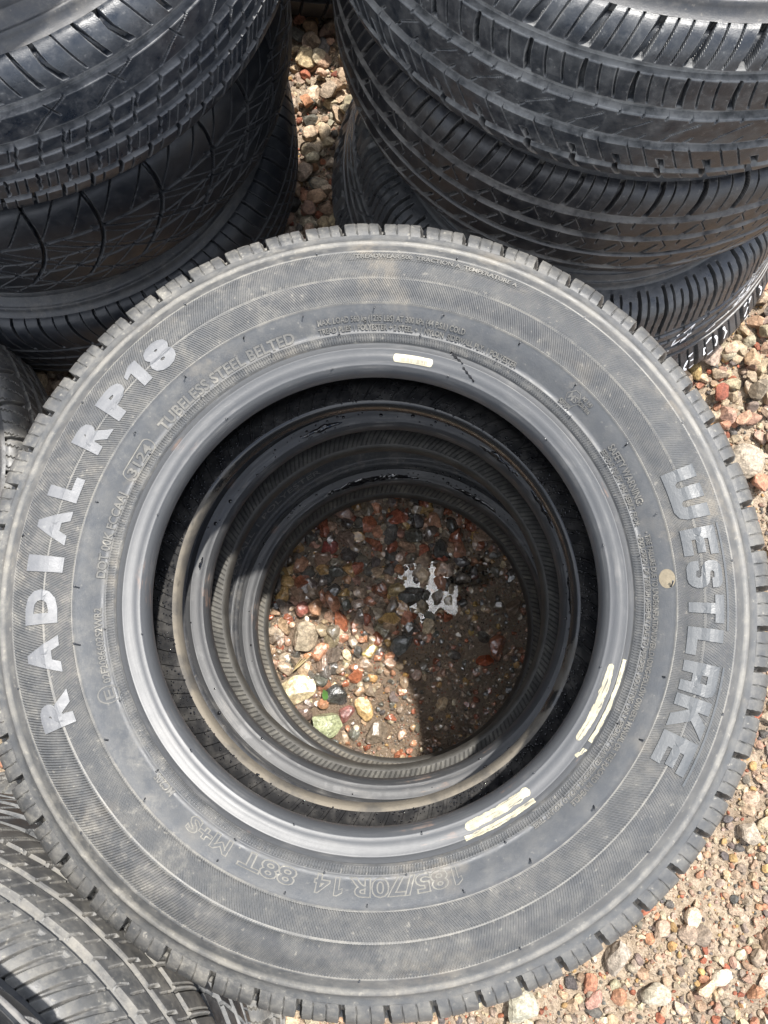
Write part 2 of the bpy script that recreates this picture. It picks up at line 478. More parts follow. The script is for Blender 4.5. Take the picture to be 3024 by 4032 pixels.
class Tyre:
    def __init__(s, name, label, cx, cy, cz, R=.31, hs=.092, rb=.178, spec=None, sectors=((180, 360),), fine=.0009, coarse=.006,
                 sstep_=.0010, tread='tread', side='side', bead='bead', liner='liner', seed=0, tilt=(0, 0), half_only=None, group=None, side_fine=None, tprof=None, sR=None, shs=None, floor_dust=1.0):
        s.R, s.hs, s.rb = R, hs, rb
        s.seat_dusty = liner == 'liner_wet'
        s.rg = np.random.default_rng(seed + 100)
        s.ph = s.rg.uniform(0, 6.28, 4)
        s.root = bpy.data.objects.new(name, None)
        C.objects.link(s.root)
        s.root.location = (cx, cy, cz)
        s.root.rotation_euler = (R_(tilt[0]), R_(tilt[1]), 0)
        s.root.empty_display_size = .1
        tag(s.root, label, 'tyre', group)
        s.prof = fmap(P_SIDE, sR or R, shs or hs, rb)
        s.bprof = fmap(P_BEAD, sR or R, shs or hs, rb)
        sd = M[side]; tr = M[tread]; bd = M[bead]; ln = M[liner]
        # tread
        half = resample(fmap(P_TREAD, R, hs, rb), sstep_)
        full = np.concatenate([half, (half[:-1] * [1, -1])[::-1]])
        if tprof: full = resample(np.array(tprof, float), sstep_)
        ds = np.hypot(*np.diff(full, axis=0).T); arc = np.concatenate([[0], np.cumsum(ds)]); arc = arc[-1] / 2 - arc   # + up
        tg = np.gradient(full, axis=0); nrm = np.stack([-tg[:, 1], tg[:, 0]], 1); nrm /= np.linalg.norm(nrm, axis=1)[:, None]
        if nrm[len(nrm) // 2, 0] < 0: nrm = -nrm
        s.tfull, s.tarc, s.tn = full, arc, nrm
        th = thetas(sectors, fine, coarse, R)
        D = groove_depth(th, arc, spec, R) if spec else np.zeros((len(th), len(arc)))
        s.spec = spec
        # edge wear: raised where a block borders a groove
        Wr = np.zeros_like(D)
        for k in (1,):
            Wr = np.maximum(Wr, np.roll(D, k, 0)); Wr = np.maximum(Wr, np.roll(D, -k, 0))
            Wr[:, k:] = np.maximum(Wr[:, k:], D[:, :-k]); Wr[:, :-k] = np.maximum(Wr[:, :-k], D[:, k:])
        Dc = groove_depth(th[:1], arc, dict(circ=spec['circ']), R) if spec else D[:1]
        streak = .55 + .45 * np.sin(th * 23 + 2 * np.sin(th * 7))[:, None]
        wear = np.clip((Wr - D) / .003, 0, 1) * (D < .002) * floor_dust * (.45 + .4 * streak) + np.clip(Dc / .006, 0, 1) * floor_dust * (.6 + .4 * streak)
        lump = .0003 * np.sin(th * 37 + 1)[:, None] * np.sin(arc * 120)[None, :]
        r = full[None, :, 0] - nrm[None, :, 0] * (D + lump)
        z = full[None, :, 1] - nrm[None, :, 1] * (D + lump) + 0 * th[:, None]
        s._grid('tread', th, r, z, tr, s.root, wear, closed=True, smooth=False)
        # sidewalls and beads
        th2 = thetas(side_fine or [(0, 0)], fine * 1.1, .0065, R)
        for sign in (1, -1):
            key = 'sidewall'
            p = s.prof * [1, sign]; q = s.bprof * [1, sign]
            o = s._grid(key, th2, np.tile(p[:, 0], (len(th2), 1)), np.tile(p[:, 1], (len(th2), 1)), sd, s.root)
            b = s._grid('bead', th2, np.tile(q[:, 0], (len(th2), 1)), np.tile(q[:, 1], (len(th2), 1)), bd, s.root, seat=(sign < 0))
            if sign > 0: s.side, s.bead = o, b
            else: s.lower_bead = b
        l = resample(fmap(P_LINER, (sR or R) - (.01 if tprof else 0), shs or hs, rb), .004)
        l = np.concatenate([l, (l[:-1] * [1, -1])[::-1]])
        s.liner = s._grid('inner_liner', th2, np.tile(l[:, 0], (len(th2), 1)), np.tile(l[:, 1], (len(th2), 1)), ln, s.root)

    def wob(s, th, r, z):
        p = s.ph
        k = (r - s.rb) / (s.R - s.rb)
        dr = .0006 * np.sin(2 * th + p[0]) + .0004 * np.sin(3 * th + p[1])
        dz = (.0007 * np.sin(2 * th + p[2]) + .0004 * np.sin(5 * th + p[3])) * (1 - np.abs(k - .5))
        return r + dr, z + dz

    def _grid(s, name, th, r, z, mat, parent, wear=None, closed=True, seat=False, smooth=True):
        n, m = r.shape
        r, z = s.wob(th[:, None], r, z)
        X = np.stack([r * np.cos(th)[:, None], r * np.sin(th)[:, None], z], 2).reshape(-1, 3)
        i = np.arange(n)[:, None]; j = np.arange(m - 1)[None, :]
        a = i * m + j; b = ((i + 1) % n) * m + j
        F = np.stack([a, b, b + 1, a + 1], 2).reshape(-1, 4)
        at = {'wear': ('FLOAT', wear if wear is not None else np.zeros(n * m))}
        fm = None; mats = None
        if seat:
            mats = [mat, M['seat' if s.seat_dusty else 'seat_dark']]
            fm = np.tile(j[0] < 7, n).astype(int)
        return mesh_obj(name, X, F, mat, parent, at, mats=mats, fmat=fm, smooth=smooth)

    def surf(s, th, r):
        """height of the upper side at a radius, for things moulded on it"""
        P = np.concatenate([s.bprof[4:], s.prof[1:], s.tfull[:12]])
        z = np.interp(r, P[:, 0], P[:, 1])
        return s.wob(th, r, z)

    def place(s, name, V, F, mat, parent=None, lift=.0):
        """V: x along the ring clockwise in metres at radius ref, already (theta, r, h)"""
        th, r, h = V[:, 0], V[:, 1], V[:, 2]
        rr, z = s.surf(th, r)
        X = np.stack([rr * np.cos(th), rr * np.sin(th), z + h + lift], 1)
        return mesh_obj(name, X, F, mat, parent or s.side, {'wear': ('FLOAT', np.zeros(len(X)))}, smooth=False)

    def tread_pt(s, th, a, lift=.0005):
        o = np.argsort(s.tarc)
        r = np.interp(a, s.tarc[o], s.tfull[o, 0]); z = np.interp(a, s.tarc[o], s.tfull[o, 1])
        nr = np.interp(a, s.tarc[o], s.tn[o, 0]); nz = np.interp(a, s.tarc[o], s.tn[o, 1])
        r = r + nr * lift; z = z + nz * lift
        r, z = s.wob(th, r, z)
        return np.stack([r * np.cos(th), r * np.sin(th), z], -1)

# ------------------------------------------------------------------ lettering
def text_curve(body, bold=0.0, outline=0.0, extr=.03, spacing=1.0):
    c = bpy.data.curves.new('tmp', 'FONT')
    c.body = body; c.size = 1.0
    c.resolution_u = 3
    c.space_character = spacing
    if outline:
        c.fill_mode = 'NONE'; c.bevel_depth = outline; c.bevel_resolution = 0
        c.offset = bold
    else:
        c.offset = bold; c.extrude = extr
    return c

def poly_curve(polys, extr=.03, outline=0):
    c = bpy.data.curves.new('tmp', 'CURVE'); c.dimensions = '2D'
    c.fill_mode = 'BOTH'; c.extrude = extr
    for P in polys:
        sp = c.splines.new('POLY'); sp.points.add(len(P) - 1)
        for i, (x, y) in enumerate(P): sp.points[i].co = (x, y, 0, 1)
        sp.use_cyclic_u = True
    return c

def curve_mesh(c, cut=None):
    o = bpy.data.objects.new('tmp', c); C.objects.link(o)
    dg = bpy.context.evaluated_depsgraph_get()
    me = bpy.data.meshes.new_from_object(o.evaluated_get(dg))
    bm = bmesh.new(); bm.from_mesh(me)
    if cut:
        xs = [v.co.x for v in bm.verts]; ys = [v.co.y for v in bm.verts]
        for ax, lo, hi in ((0, min(xs), max(xs)), (1, min(ys), max(ys))):
            v = lo + cut
            while v < hi:
                co = [0, 0, 0]; no = [0, 0, 0]; co[ax] = v; no[ax] = 1
                bmesh.ops.bisect_plane(bm, geom=bm.verts[:] + bm.edges[:] + bm.faces[:], plane_co=co, plane_no=no)
                v += cut
    V = np.array([v.co[:] for v in bm.verts]); F = [[v.index for v in f.verts] for f in bm.faces]
    bm.free()
    bpy.data.objects.remove(o); bpy.data.curves.remove(c); bpy.data.meshes.remove(me)
    return V, F

def ring_text(ty, body, a0, a1, rbase, height, mat, bold=0.0, outline=0.0, relief=.0006, cut=None, parent=None, lift=0.0, name='lettering', fit=True, curve=None, flip=False):
    """body runs clockwise (seen from above) from angle a0 to a1 (degrees), capital height in metres"""
    V, F = curve_mesh(curve or text_curve(body, bold, outline), cut)
    cap = .73 if curve is None else 1.0
    x0, x1 = V[:, 0].min(), V[:, 0].max()
    ang = R_((a0 - a1) % 360)
    sc = height / cap
    k = ang * (rbase + height / 2) / (x1 - x0) if fit else sc
    th = R_(a0) - (V[:, 0] - x0) * k / (rbase + height / 2)
    r = rbase + V[:, 1] * sc
    zz = V[:, 2]; zr = max(1e-6, np.abs(zz).max())
    h = zz / zr * relief
    return ty.place(name, np.stack([th, r, h], 1), F, M[mat], parent, lift)

# ------------------------------------------------------------------ the three tyres of the stack with the hole we look through
S58 = dict(sipe=.0012, sipe_w=.0008, circ=[(.012, .004, .007), (.042, .004, .007), (-.025, .004, .007)],
           lat=[dict(N=57, s0=.046, s1=.0905, ph=0, skew=.25, curve=-.55, w=.0050, taper=-.3, d=.0085),
                dict(N=57, s0=.050, s1=.083, ph=.36, skew=.15, curve=-.4, w=.0017, d=.0045),
                dict(N=57, s0=.050, s1=.083, ph=.67, skew=.15, curve=-.4, w=.0017, d=.0045),
                dict(N=57, s0=-.08, s1=-.03, ph=.2, skew=.3, w=.004, d=.007)])
top = Tyre('tyre', 'large grey dusty tyre on top of the front stack, raised lettering around its sidewall',
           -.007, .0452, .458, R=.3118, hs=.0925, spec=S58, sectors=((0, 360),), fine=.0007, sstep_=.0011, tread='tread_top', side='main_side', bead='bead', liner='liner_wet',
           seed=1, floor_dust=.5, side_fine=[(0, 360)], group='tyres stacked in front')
plain = dict(circ=[(.012, .004, .007), (.042, .004, .007), (-.012, .004, .007), (-.042, .004, .007)],
             lat=[dict(N=60, s0=.046, s1=.0915, ph=0, skew=.1, w=.004, d=.006), dict(N=60, s0=-.0915, s1=-.046, ph=.4, skew=.1, w=.004, d=.006)])
mid = Tyre('tyre', 'water-splashed tyre directly under the lettered one, seen through its hole',
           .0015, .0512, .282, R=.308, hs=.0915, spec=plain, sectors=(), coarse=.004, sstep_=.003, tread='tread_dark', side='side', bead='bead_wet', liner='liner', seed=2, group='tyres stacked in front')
low = Tyre('tyre', 'lowest tyre of the front stack, its ribbed inner ring framing the wet gravel',
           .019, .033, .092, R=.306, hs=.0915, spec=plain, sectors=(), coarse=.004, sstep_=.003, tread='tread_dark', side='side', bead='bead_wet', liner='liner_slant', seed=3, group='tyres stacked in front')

# --- the big brand letters, cut as blocky shapes
W_ = [[(0, 0), (0, 1), (.30, 1), (.30, .34), (.34, .28), (.42, .28), (.46, .34), (.46, 1), (.78, 1), (.78, .34), (.82, .28), (.90, .28), (.94, .34), (.94, 1), (1.24, 1), (1.24, .3), (1.17, .1), (1.0, 0)]]
E_ = [[(0, 0), (0, 1), (.80, 1), (.80, .74), (.34, .74), (.34, .62), (.74, .62), (.74, .38), (.34, .38), (.34, .26), (.80, .26), (.80, 0)]]
T_ = [[(.27, 0), (.27, .73), (0, .73), (0, 1), (.88, 1), (.88, .73), (.61, .73), (.61, 0)]]
L_ = [[(0, 0), (0, 1), (.34, 1), (.34, .27), (.78, .27), (.78, 0)]]
A_ = [[(0, 0), (0, 1), (.66, 1), (.84, .94), (.92, .78), (.92, 0), (.60, 0), (.60, .28), (.34, .28), (.34, 0)], [(.34, .52), (.34, .70), (.58, .70), (.58, .52)]]
K_ = [[(0, 0), (0, 1), (.34, 1), (.34, .66), (.62, 1), (1.0, 1), (.62, .56), (1.0, 0), (.62, 0), (.34, .42), (.34, 0)]]
ONE = [[(.30, 0), (.30, .70), (.10, .62), (.10, .80), (.38, 1), (.62, 1), (.62, 0)]]
def arcp(cx, cy, rx, ry, a0, a1, n=7):
    return [(cx + rx * math.cos(R_(a0 + (a1 - a0) * i / n)), cy + ry * math.sin(R_(a0 + (a1 - a0) * i / n))) for i in range(n + 1)]
S_ = [arcp(.30, .70, .30, .30, 270, 90) + [(.62, 1)] + arcp(.62, .80, .24, .20, 90, 0, 4) + [(.86, .68), (.56, .68), (.54, .75), (.38, .76), (.33, .70), (.38, .64)]
      + [(.58, .62)] + arcp(.58, .31, .31, .31, 90, -90) + [(.26, 0)] + arcp(.26, .2, .26, .2, 270, 180, 4) + [(0, .34), (.31, .34), (.33, .26), (.5, .24), (.56, .31), (.5, .38), (.30, .40)]]
brand = [(W_, 21.0, 11.9), (E_, 10.2, 5.4), (S_, 4.4, -.4), (T_, -1.5, -6.2), (L_, -7.3, -12.2), (A_, -13.3, -18.7), (K_, -19.3, -25.5), (E_, -26.2, -31.9)]
for g, a0, a1 in brand:
    ring_text(top, '', a0, a1, .2296, .0246, 'letter_dark', relief=.0010, cut=.12, curve=poly_curve(g))
for word, items in (('RADIAL', [('R', -155.6, -161.6), ('A', -164.6, -171.2), ('D', -173.4, -179.4), ('I', 177.6, 174.8), ('A', 172.6, 166.2), ('L', 164.6, 160.0)]),
                    ('RP18', [('R', 154.8, 149.0), ('P', 147.3, 141.6), ('1', 140.4, 136.9), ('8', 135.8, 130.4)])):
    for ch, a0, a1 in items:
        if ch == '1': ring_text(top, ch, a0, a1, .2335, .0195, 'letter', relief=.0010, cut=.12, curve=poly_curve(ONE))
        else: ring_text(top, ch, a0, a1, .2335, .0195, 'letter', bold=.068 if ch != 'I' else .13, relief=.0010, cut=.12)

def arc_bar(ty, a0, a1, r0, r1, mat, relief=.0006, name='raised_bar', parent=None, n=None, lift=0):
    n = n or max(2, int(abs(a1 - a0) / .6)); V = []; F = []; m = 7
    for i in range(n + 1):
        th = R_(a0 + (a1 - a0) * i / n)
        V += [(th, r0, -relief)] + [(th, r0 + (r1 - r0) * q / (m - 1), relief) for q in range(m)] + [(th, r1, -relief)]
    w = m + 2
    for i in range(n):
        for q in range(w - 1): F.append([i * w + q, i * w + w + q, i * w + w + q + 1, i * w + q + 1])
    F += [list(range(w)), list(range(n * w + w - 1, n * w - 1, -1))]
    return ty.place(name, np.array(V), F, M[mat], parent, lift)
arc_bar(top, 10.5, -7.3, .2566, .2584, 'letter_dark')
arc_bar(top, -13.2, -33.0, .2566, .2584, 'letter_dark')
arc_bar(top, 95.2, 62.8, .2555, .2622, 'main_side', relief=.0003, name='lettering_pad')
small = [('TREADWEAR 500  TRACTION A  TEMPERATURE A', 93.4, 64.6, .2568, .0042), ('MAX. LOAD 560 kg (1235 LBS) AT 300 kPa (44 P.S.I.) COLD', 102.4, 70.5, .2112, .0036),
         ('TREAD PLIES 1 POLYESTER + 2 STEEL + 1 NYLON  SIDEWALL PLY: 1 POLYESTER', 102.5, 57.4, .2060, .0034),
         ('DOT 00K FCCAAJ', 178.0, 159.4, .2053, .0052), ('3124', 155.4, 147.9, .2058, .0056),
         ('02F2086602S2WR2', -160.4, -175.8, .2064, .0042), ('MC205', -134.4, -139.4, .2045, .0048), ('SIRIM', 45.6, 42.6, .2058, .0030), ('MS 149', 42.2, 39.6, .2160, .0026), ('PC017816', 42.4, 39.0, .2122, .0026),
         ('SAFETY WARNING:', 31.0, 17.2, .2100, .0044), ('SERIOUS INJURY MAY RESULT FROM:', 31.1, 13.2, .2054, .0030),
         ("\u2022 TIRE FAILURE DUE TO UNDERINFLATION/OVERLOADING-FOLLOW OWNER'S MANUAL OR TIRE PLACARD IN VEHICLE", 11.6, -47.6, .2090, .0031),
         ('\u2022 EXPLOSION OF TIRE/RIM ASSEMBLY DUE TO IMPROPER MOUNTING ONLY SPECIALLY TRAINED PERSONS SHOULD MOUNT TIRES.', 11.4, -56.5, .2050, .0029)]
for body, a0, a1, rb_, hh in small:
    ring_text(top, body, a0, a1, rb_, hh, 'smallprint', bold=.018, relief=.0012)
ring_text(top, 'TUBELESS STEEL BELTED', 143.4, 108.0, .2056, .0066, 'smallprint', bold=.025, relief=.0007)
for body, a0, a1, rb_, hh in (('85/70R', -75.6, -95.0, .2062, .0096), ('4', -98.4, -101.6, .2062, .0096), ('88T', -105.0, -116.6, .2068, .0090), ('M+S', -118.8, -128.6, .2070, .0082)):
    ring_text(top, body, a0, a1, rb_, hh, 'dustline', bold=.03, outline=.024, relief=.0004)
ONE_AT = (-73.9, -96.8)
ring_text(top, '.', -117.2, -117.6, .2070, .006, 'dustline', relief=.0004)
def ring_shape(ty, ac, rc, pts, w, mat, name='emblem', relief=.0005):
    """closed outline of given local points (x clockwise, y outward, metres) as a raised line"""
    n = len(pts); V = []; F = []
    P = np.array(pts)
    for i in range(n):
        t = P[(i + 1) % n] - P[i - 1]; t = t / np.linalg.norm(t); nn = np.array([-t[1], t[0]])
        for q, h in ((P[i] - nn * w / 2, -relief), (P[i] - nn * w / 2, relief), (P[i] + nn * w / 2, relief), (P[i] + nn * w / 2, -relief)):
            V.append((R_(ac) - q[0] / rc, rc + q[1], h))
    for i in range(n):
        a = i * 4; b = ((i + 1) % n) * 4
        for k in range(3): F.append([a + k, b + k, b + k + 1, a + k + 1])
    return ty.place(name, np.array(V), F, M[mat])
for a_ in ONE_AT: ring_shape(top, a_, .2062, [(-.0004, .0002), (-.0004, .0064), (-.0028, .0056), (-.0028, .0078), (.0006, .0096), (.0026, .0096), (.0026, .0002)], .0006, 'dustline', name='lettering', relief=.0004)
ring_shape(top, -158.7 + .6, .2095, [(.0062 * math.cos(t), .0062 * math.sin(t)) for t in np.linspace(0, 2 * PI, 28)[:-1]], .0007, 'smallprint')
ring_text(top, 'E', -158.0 + .9, -158.9 - .2, .2065, .0058, 'smallprint', bold=.01)
ring_text(top, '5', -159.2, -159.9, .2062, .0026, 'smallprint')
ring_shape(top, 43.6, .2132, [(-.0062, 0), (-.002, .0046), (.002, .0046), (.0064, .0), (.0032, -.0048), (-.0032, -.0048)], .0007, 'smallprint')
ring_text(top, 'MS', 44.6, 42.6, .2112, .0042, 'smallprint', bold=.02)
ring_shape(top, 151.6, .2088, [(-.0135 + .004 * math.cos(t), .0043 * math.sin(t)) for t in np.linspace(PI / 2, 3 * PI / 2, 8)] + [(.0135 + .004 * math.cos(t), .0043 * math.sin(t)) for t in np.linspace(-PI / 2, PI / 2, 8)], .0007, 'dustline')

# paint, crayon and sticker on the top tyre
def patch(ty, a0, a1, r0, r1, mat, name, lift=.0004, seed=0, ragged=.0012, n=60, parent=None, rounded=False):
    rg = np.random.default_rng(seed); m = 7; V = []
    j1 = np.convolve(rg.normal(0, ragged, n + 8), np.ones(4) / 3, 'same')[4:n + 5]; j2 = np.convolve(rg.normal(0, ragged, n + 8), np.ones(4) / 3, 'same')[4:n + 5]
    for i in range(n + 1):
        t = i / n
        e = math.sqrt(max(0, 1 - max(0, abs(t - .5) * 2 - (1 - .12)) ** 2 / .12 ** 2)) if rounded else 1
        for j in range(m):
            u = j / (m - 1)
            lo = r0(t) if callable(r0) else r0; hi = r1(t) if callable(r1) else r1
            mid_ = (lo + hi) / 2
            r = mid_ + (u - .5) * (hi - lo) * e + (j1[i] * (1 - u) + j2[i] * u)
            V.append((R_(a0 + (a1 - a0) * t) + rg.normal(0, ragged * .3) / .2 * (t in (0, 1)), r, 0))
    F = [[i * m + j, (i + 1) * m + j, (i + 1) * m + j + 1, i * m + j + 1] for i in range(n) for j in range(m - 1)]
    return ty.place(name, np.array(V), F, M[mat], parent or ty.bead, lift)
patch(top, -17.5, -36.8, lambda t: .1850 + .0005 * t, lambda t: .1895 + .0012 * math.sin(t * 3), 'crayon', 'crayon_mark', seed=1, ragged=.0004, rounded=True)
patch(top, -15.8, -35.4, lambda t: .1942, lambda t: .1968 + .0002 * t, 'crayon', 'crayon_mark', seed=2, ragged=.0003)
patch(top, -37.2, -39.8, lambda t: .1948 - .003 * t, lambda t: .1970 - .002 * t, 'crayon', 'crayon_mark', seed=3, ragged=.0004, n=14)
patch(top, -52.3, -69.2, lambda t: .1832 - .0002 * t, lambda t: .1893 - .0005 * t, 'crayon', 'crayon_mark', seed=4, ragged=.0004, rounded=True)
patch(top, -52.8, -70.0, lambda t: .1920 - .0010 * t, lambda t: .1957 - .0012 * t, 'crayon', 'crayon_mark', seed=5, ragged=.0003)
for k_, (a, r) in enumerate([(1.6, .2175)]):
    n = 20; V = [(R_(a), r, 0)] + [(R_(a) + .0072 * math.sin(t) / r, r + .0050 * math.cos(t) * (1 if math.cos(t) > 0 else .9), 0) for t in np.linspace(0, 2 * PI, n + 1)[:-1]]
    top.place('paint_dot', np.array(V), [[0, i + 1, (i + 1) % n + 1] for i in range(n)], M['tan'], None, .0003)
st = patch(top, 85.6, 75.6, .1832, .1893, 'sticker', 'sticker', lift=.0005, ragged=.00005, rounded=True, n=40)
Vb = []; Fb = []
for i in range(26):
    a = 84.0 - 7.0 * i / 26 - random.uniform(0, .08); w_ = random.choice([.05, .08, .12])
    k = len(Vb)
    Vb += [(R_(a), .1839, .0), (R_(a), .1866, .0), (R_(a - w_), .1866, .0), (R_(a - w_), .1839, .0)]; Fb.append([k, k + 1, k + 2, k + 3])
top.place('printed_bars', np.array(Vb), Fb, M['ink'], st, .0008)
def ribbon(ty, pts, w, mat, name, lift=.0006, parent=None, seg=.002):
    """pts (angle, radius)"""
    P = np.array(pts, float); out = []
    for a, b in zip(P[:-1], P[1:]):
        n = 8
        out += [a + (b - a) * t for t in np.linspace(0, 1, n, endpoint=False)]
    out.append(P[-1]); out = np.array(out); V = []; F = []
    xy = np.stack([out[:, 1] * np.cos(np.radians(out[:, 0])), out[:, 1] * np.sin(np.radians(out[:, 0]))], 1)
    t = np.gradient(xy, axis=0); t /= np.linalg.norm(t, axis=1)[:, None]; nn = np.stack([-t[:, 1], t[:, 0]], 1)
    for i in range(len(out)):
        ww = w * (.6 + .4 * math.sin(i * 1.3)) if i not in (0, len(out) - 1) else w * .3
        for sgn in (-.5, 0, .5):
            q = xy[i] + nn[i] * ww * sgn
            V.append((math.atan2(q[1], q[0]), math.hypot(*q), .0006 if sgn == 0 else 0))
    for i in range(len(out) - 1):
        for k in range(2): F.append([i * 3 + k, i * 3 + 3 + k, i * 3 + 4 + k, i * 3 + 1 + k])
    return ty.place(name, np.array(V), F, M[mat], parent or ty.bead, lift)
ribbon(top, [(72.3, .1985), (70.4, .1958), (68.6, .1930)], .0022, 'tar', 'black_scuff')
ribbon(top, [(68.4, .1905), (66.6, .1870), (64.4, .1835)], .0020, 'tar', 'black_scuff')

# rubber vent nubs standing on the sidewall and bead
def nubs(ty, spots, parent):
    for a, r, h in spots:
        V = []; F = []
        th0 = R_(a); lean = rng.normal(0, .35, 2) * h
        rr, zz = ty.surf(np.array([th0]), np.array([r])); base = np.array([rr[0] * math.cos(th0), rr[0] * math.sin(th0), zz[0] - .0005])
        k = len(V); lv = [(.0, .0007), (.35, .00055), (.8, .0005), (.95, .0008), (1.0, .0005)]
        for t, w in lv:
            c = base + np.array([lean[0] * t * t, lean[1] * t * t, h * t])
            for q in range(6): V.append(c + np.array([w * math.cos(q * PI / 3), w * math.sin(q * PI / 3), 0]))
        for i in range(len(lv) - 1):
            for q in range(6): F.append([k + i * 6 + q, k + i * 6 + (q + 1) % 6, k + i * 6 + 6 + (q + 1) % 6, k + i * 6 + 6 + q])
        F.append([k + (len(lv) - 1) * 6 + q for q in range(6)])
        mesh_obj('vent_nub', np.array(V), F, M['tread_dark'], parent, {'wear': ('FLOAT', np.zeros(len(V)))}, smooth=False)
sp_ = [(a + rng.normal(0, 1.5), .2195, rng.uniform(.002, .0055)) for a in range(0, 360, 15)] + [(a + rng.normal(0, 1.5), .2045, rng.uniform(.0015, .003)) for a in range(7, 360, 18)] \
    + [(a, .2652, rng.uniform(.001, .003)) for a in range(4, 360, 24)]
nubs(top, sp_, top.side)
nubs(top, [(a, .1808, .0022) for a in range(11, 360, 30)], top.bead)

# rain on the beads of the two tyres below and on the top tyre's inner liner
def wet_patches(ty, arcs, seed):
    rg = np.random.default_rng(seed)
    for a0, a1, r0, r1 in arcs:
        V = []; F = []
        n = max(10, int(abs(a1 - a0) * 1.6)); m = 5; k = len(V)
        j1 = np.convolve(rg.normal(0, .0009, n + 9), np.ones(4) / 3, 'same')[4:n + 5]; j2 = np.convolve(rg.normal(0, .0011, n + 9), np.ones(4) / 3, 'same')[4:n + 5]
        for i in range(n + 1):
            t = i / n; e = math.sin(PI * min(max(t, .02), .98)) ** .4; mid_ = (r0 + r1) / 2
            for j in range(m):
                u = j / (m - 1); r = mid_ + (u - .5) * (r1 - r0) * e + (j1[i] * (1 - u) + j2[i] * u) * e
                V.append((R_(a0 + (a1 - a0) * t), r, .0007 * math.sin(PI * u) * e + .0001))
        F += [[k + i * m + j, k + (i + 1) * m + j, k + (i + 1) * m + j + 1, k + i * m + j + 1] for i in range(n) for j in range(m - 1)]
        ty.place('rain_film', np.array(V), F, M['rainfilm'], ty.bead, .0001)
wet_patches(mid, [(118, 104, .1825, .187), (58, 42, .1805, .184), (36, 22, .181, .1845), (10, -6, .182, .188), (172, 168, .185, .188)], 3)
wet_patches(low, [(122, 82, .1800, .1850), (68, 48, .181, .185)], 4)

ICO = {}
def ico(sub):
    if sub not in ICO:
        bm = bmesh.new(); bmesh.ops.create_icosphere(bm, subdivisions=sub, radius=1)
        ICO[sub] = (np.array([v.co[:] for v in bm.verts]), np.array([[v.index for v in f.verts] for f in bm.faces])); bm.free()
    return ICO[sub]
def drops(name, pts, mat, parent):
    """pts: x, y, z, radius, flattening in the parent's space"""
    v, f = ico(2); n = len(pts); pts = np.array(pts)
    V = v[None] * pts[:, None, 3:4]; V = V.copy(); V[:, :, 2] *= pts[:, None, 4]
    V += pts[:, None, :3]
    F = (f[None] + (np.arange(n) * len(v))[:, None, None]).reshape(-1, 3)
    return mesh_obj(name, V.reshape(-1, 3), F, M[mat], parent)
def liner_pt(ty, th, r, up=False):
    P = fmap(P_LINER, ty.R, ty.hs, ty.rb)
    return np.interp(r, P[:, 0], P[:, 1]) * (1 if up else -1)
dp = []
for i in range(1500):
    th = rng.uniform(0, 2 * PI); r = .1815 + rng.random() ** 1.2 * .022; z = liner_pt(top, th, r)
    dp.append((r * math.cos(th), r * math.sin(th), z + .0001, rng.uniform(.0003, .0011), .8))
d_ = drops('water_drops', dp, 'rainfilm', top.liner); d_['kind'] = 'stuff'
for ty, n in ((mid, 150), (low, 130)):
    dp = []
    for i in range(n):
        th = rng.uniform(0, 2 * PI) if rng.random() < .3 else rng.uniform(-.3, 2.4); r = rng.uniform(.180, .1975)
        rr, z = ty.surf(np.array([th]), np.array([r])); s_ = rng.uniform(.0004, .0017) * rng.choice([.7, 1, 1.3])
        dp.append((rr[0] * math.cos(th), rr[0] * math.sin(th), z[0], s_, .45))
    d_ = drops('water_drops', dp, 'rainfilm', ty.bead); d_['kind'] = 'stuff'
for body, a0, a1, r_, h_ in (('SIDEWALL 1 POLYESTER', 172, 118, .2085, .0045), ('2 STEEL 1 POLYESTER 1 NYLON', 168, 112, .215, .0045)):
    ring_text(low, body, a0, a1, r_, h_, 'smallprint', bold=.004, relief=.0004, parent=low.side)

# ------------------------------------------------------------------ the other stacks
# rear right stack
SB1 = dict(circ=[(.058, .0035, .006), (.020, .005, .007), (-.018, .0045, .007), (-.054, .004, .007)],
           lat=[dict(N=52, s0=.064, s1=.106, ph=0, skew=.35, w=.0075, taper=-.5, d=.0075), dict(N=52, s0=.064, s1=.108, ph=.35, skew=.3, w=.0016, d=.004), dict(N=52, s0=.064, s1=.108, ph=.66, skew=.3, w=.0016, d=.004),
                dict(N=52, s0=.026, s1=.053, ph=.2, skew=-.3, curve=.7, w=.0048, taper=-.5, d=.0065), dict(N=52, s0=.028, s1=.053, ph=.52, skew=-.3, curve=.5, w=.0013, d=.004), dict(N=52, s0=.028, s1=.053, ph=.84, skew=-.3, curve=.5, w=.0013, d=.004),
                dict(N=104, s0=.012, s1=.017, ph=.1, skew=.8, w=.0022, d=.004), dict(N=104, s0=-.013, s1=-.006, ph=.3, skew=.8, w=.0022, d=.004), dict(N=52, s0=-.004, s1=.010, ph=.3, skew=1.4, w=.0016, d=.004),
                dict(N=52, s0=-.048, s1=-.022, ph=.2, skew=-.5, w=.0013, d=.004), dict(N=52, s0=-.050, s1=-.036, ph=.55, skew=-.5, w=.004, taper=.6, d=.006), dict(N=52, s0=-.048, s1=-.022, ph=.85, skew=-.5, w=.0013, d=.004),
                dict(N=52, s0=-.098, s1=-.058, ph=.1, skew=-.6, w=.0055, d=.007), dict(N=52, s0=-.094, s1=-.060, ph=.55, skew=-.6, w=.0016, d=.004)])
NEAR = ((180, 345),)
b1 = Tyre('tyre', 'uppermost tyre of the rear right stack, scuffed bluish shoulder with pale-tipped slots',
          .258, .742, .558, R=.336, hs=.106, rb=.203, spec=SB1, sectors=NEAR, fine=.0006, tread='tread', seed=5, group='tyres stacked behind on the right', tilt=(0, 0))
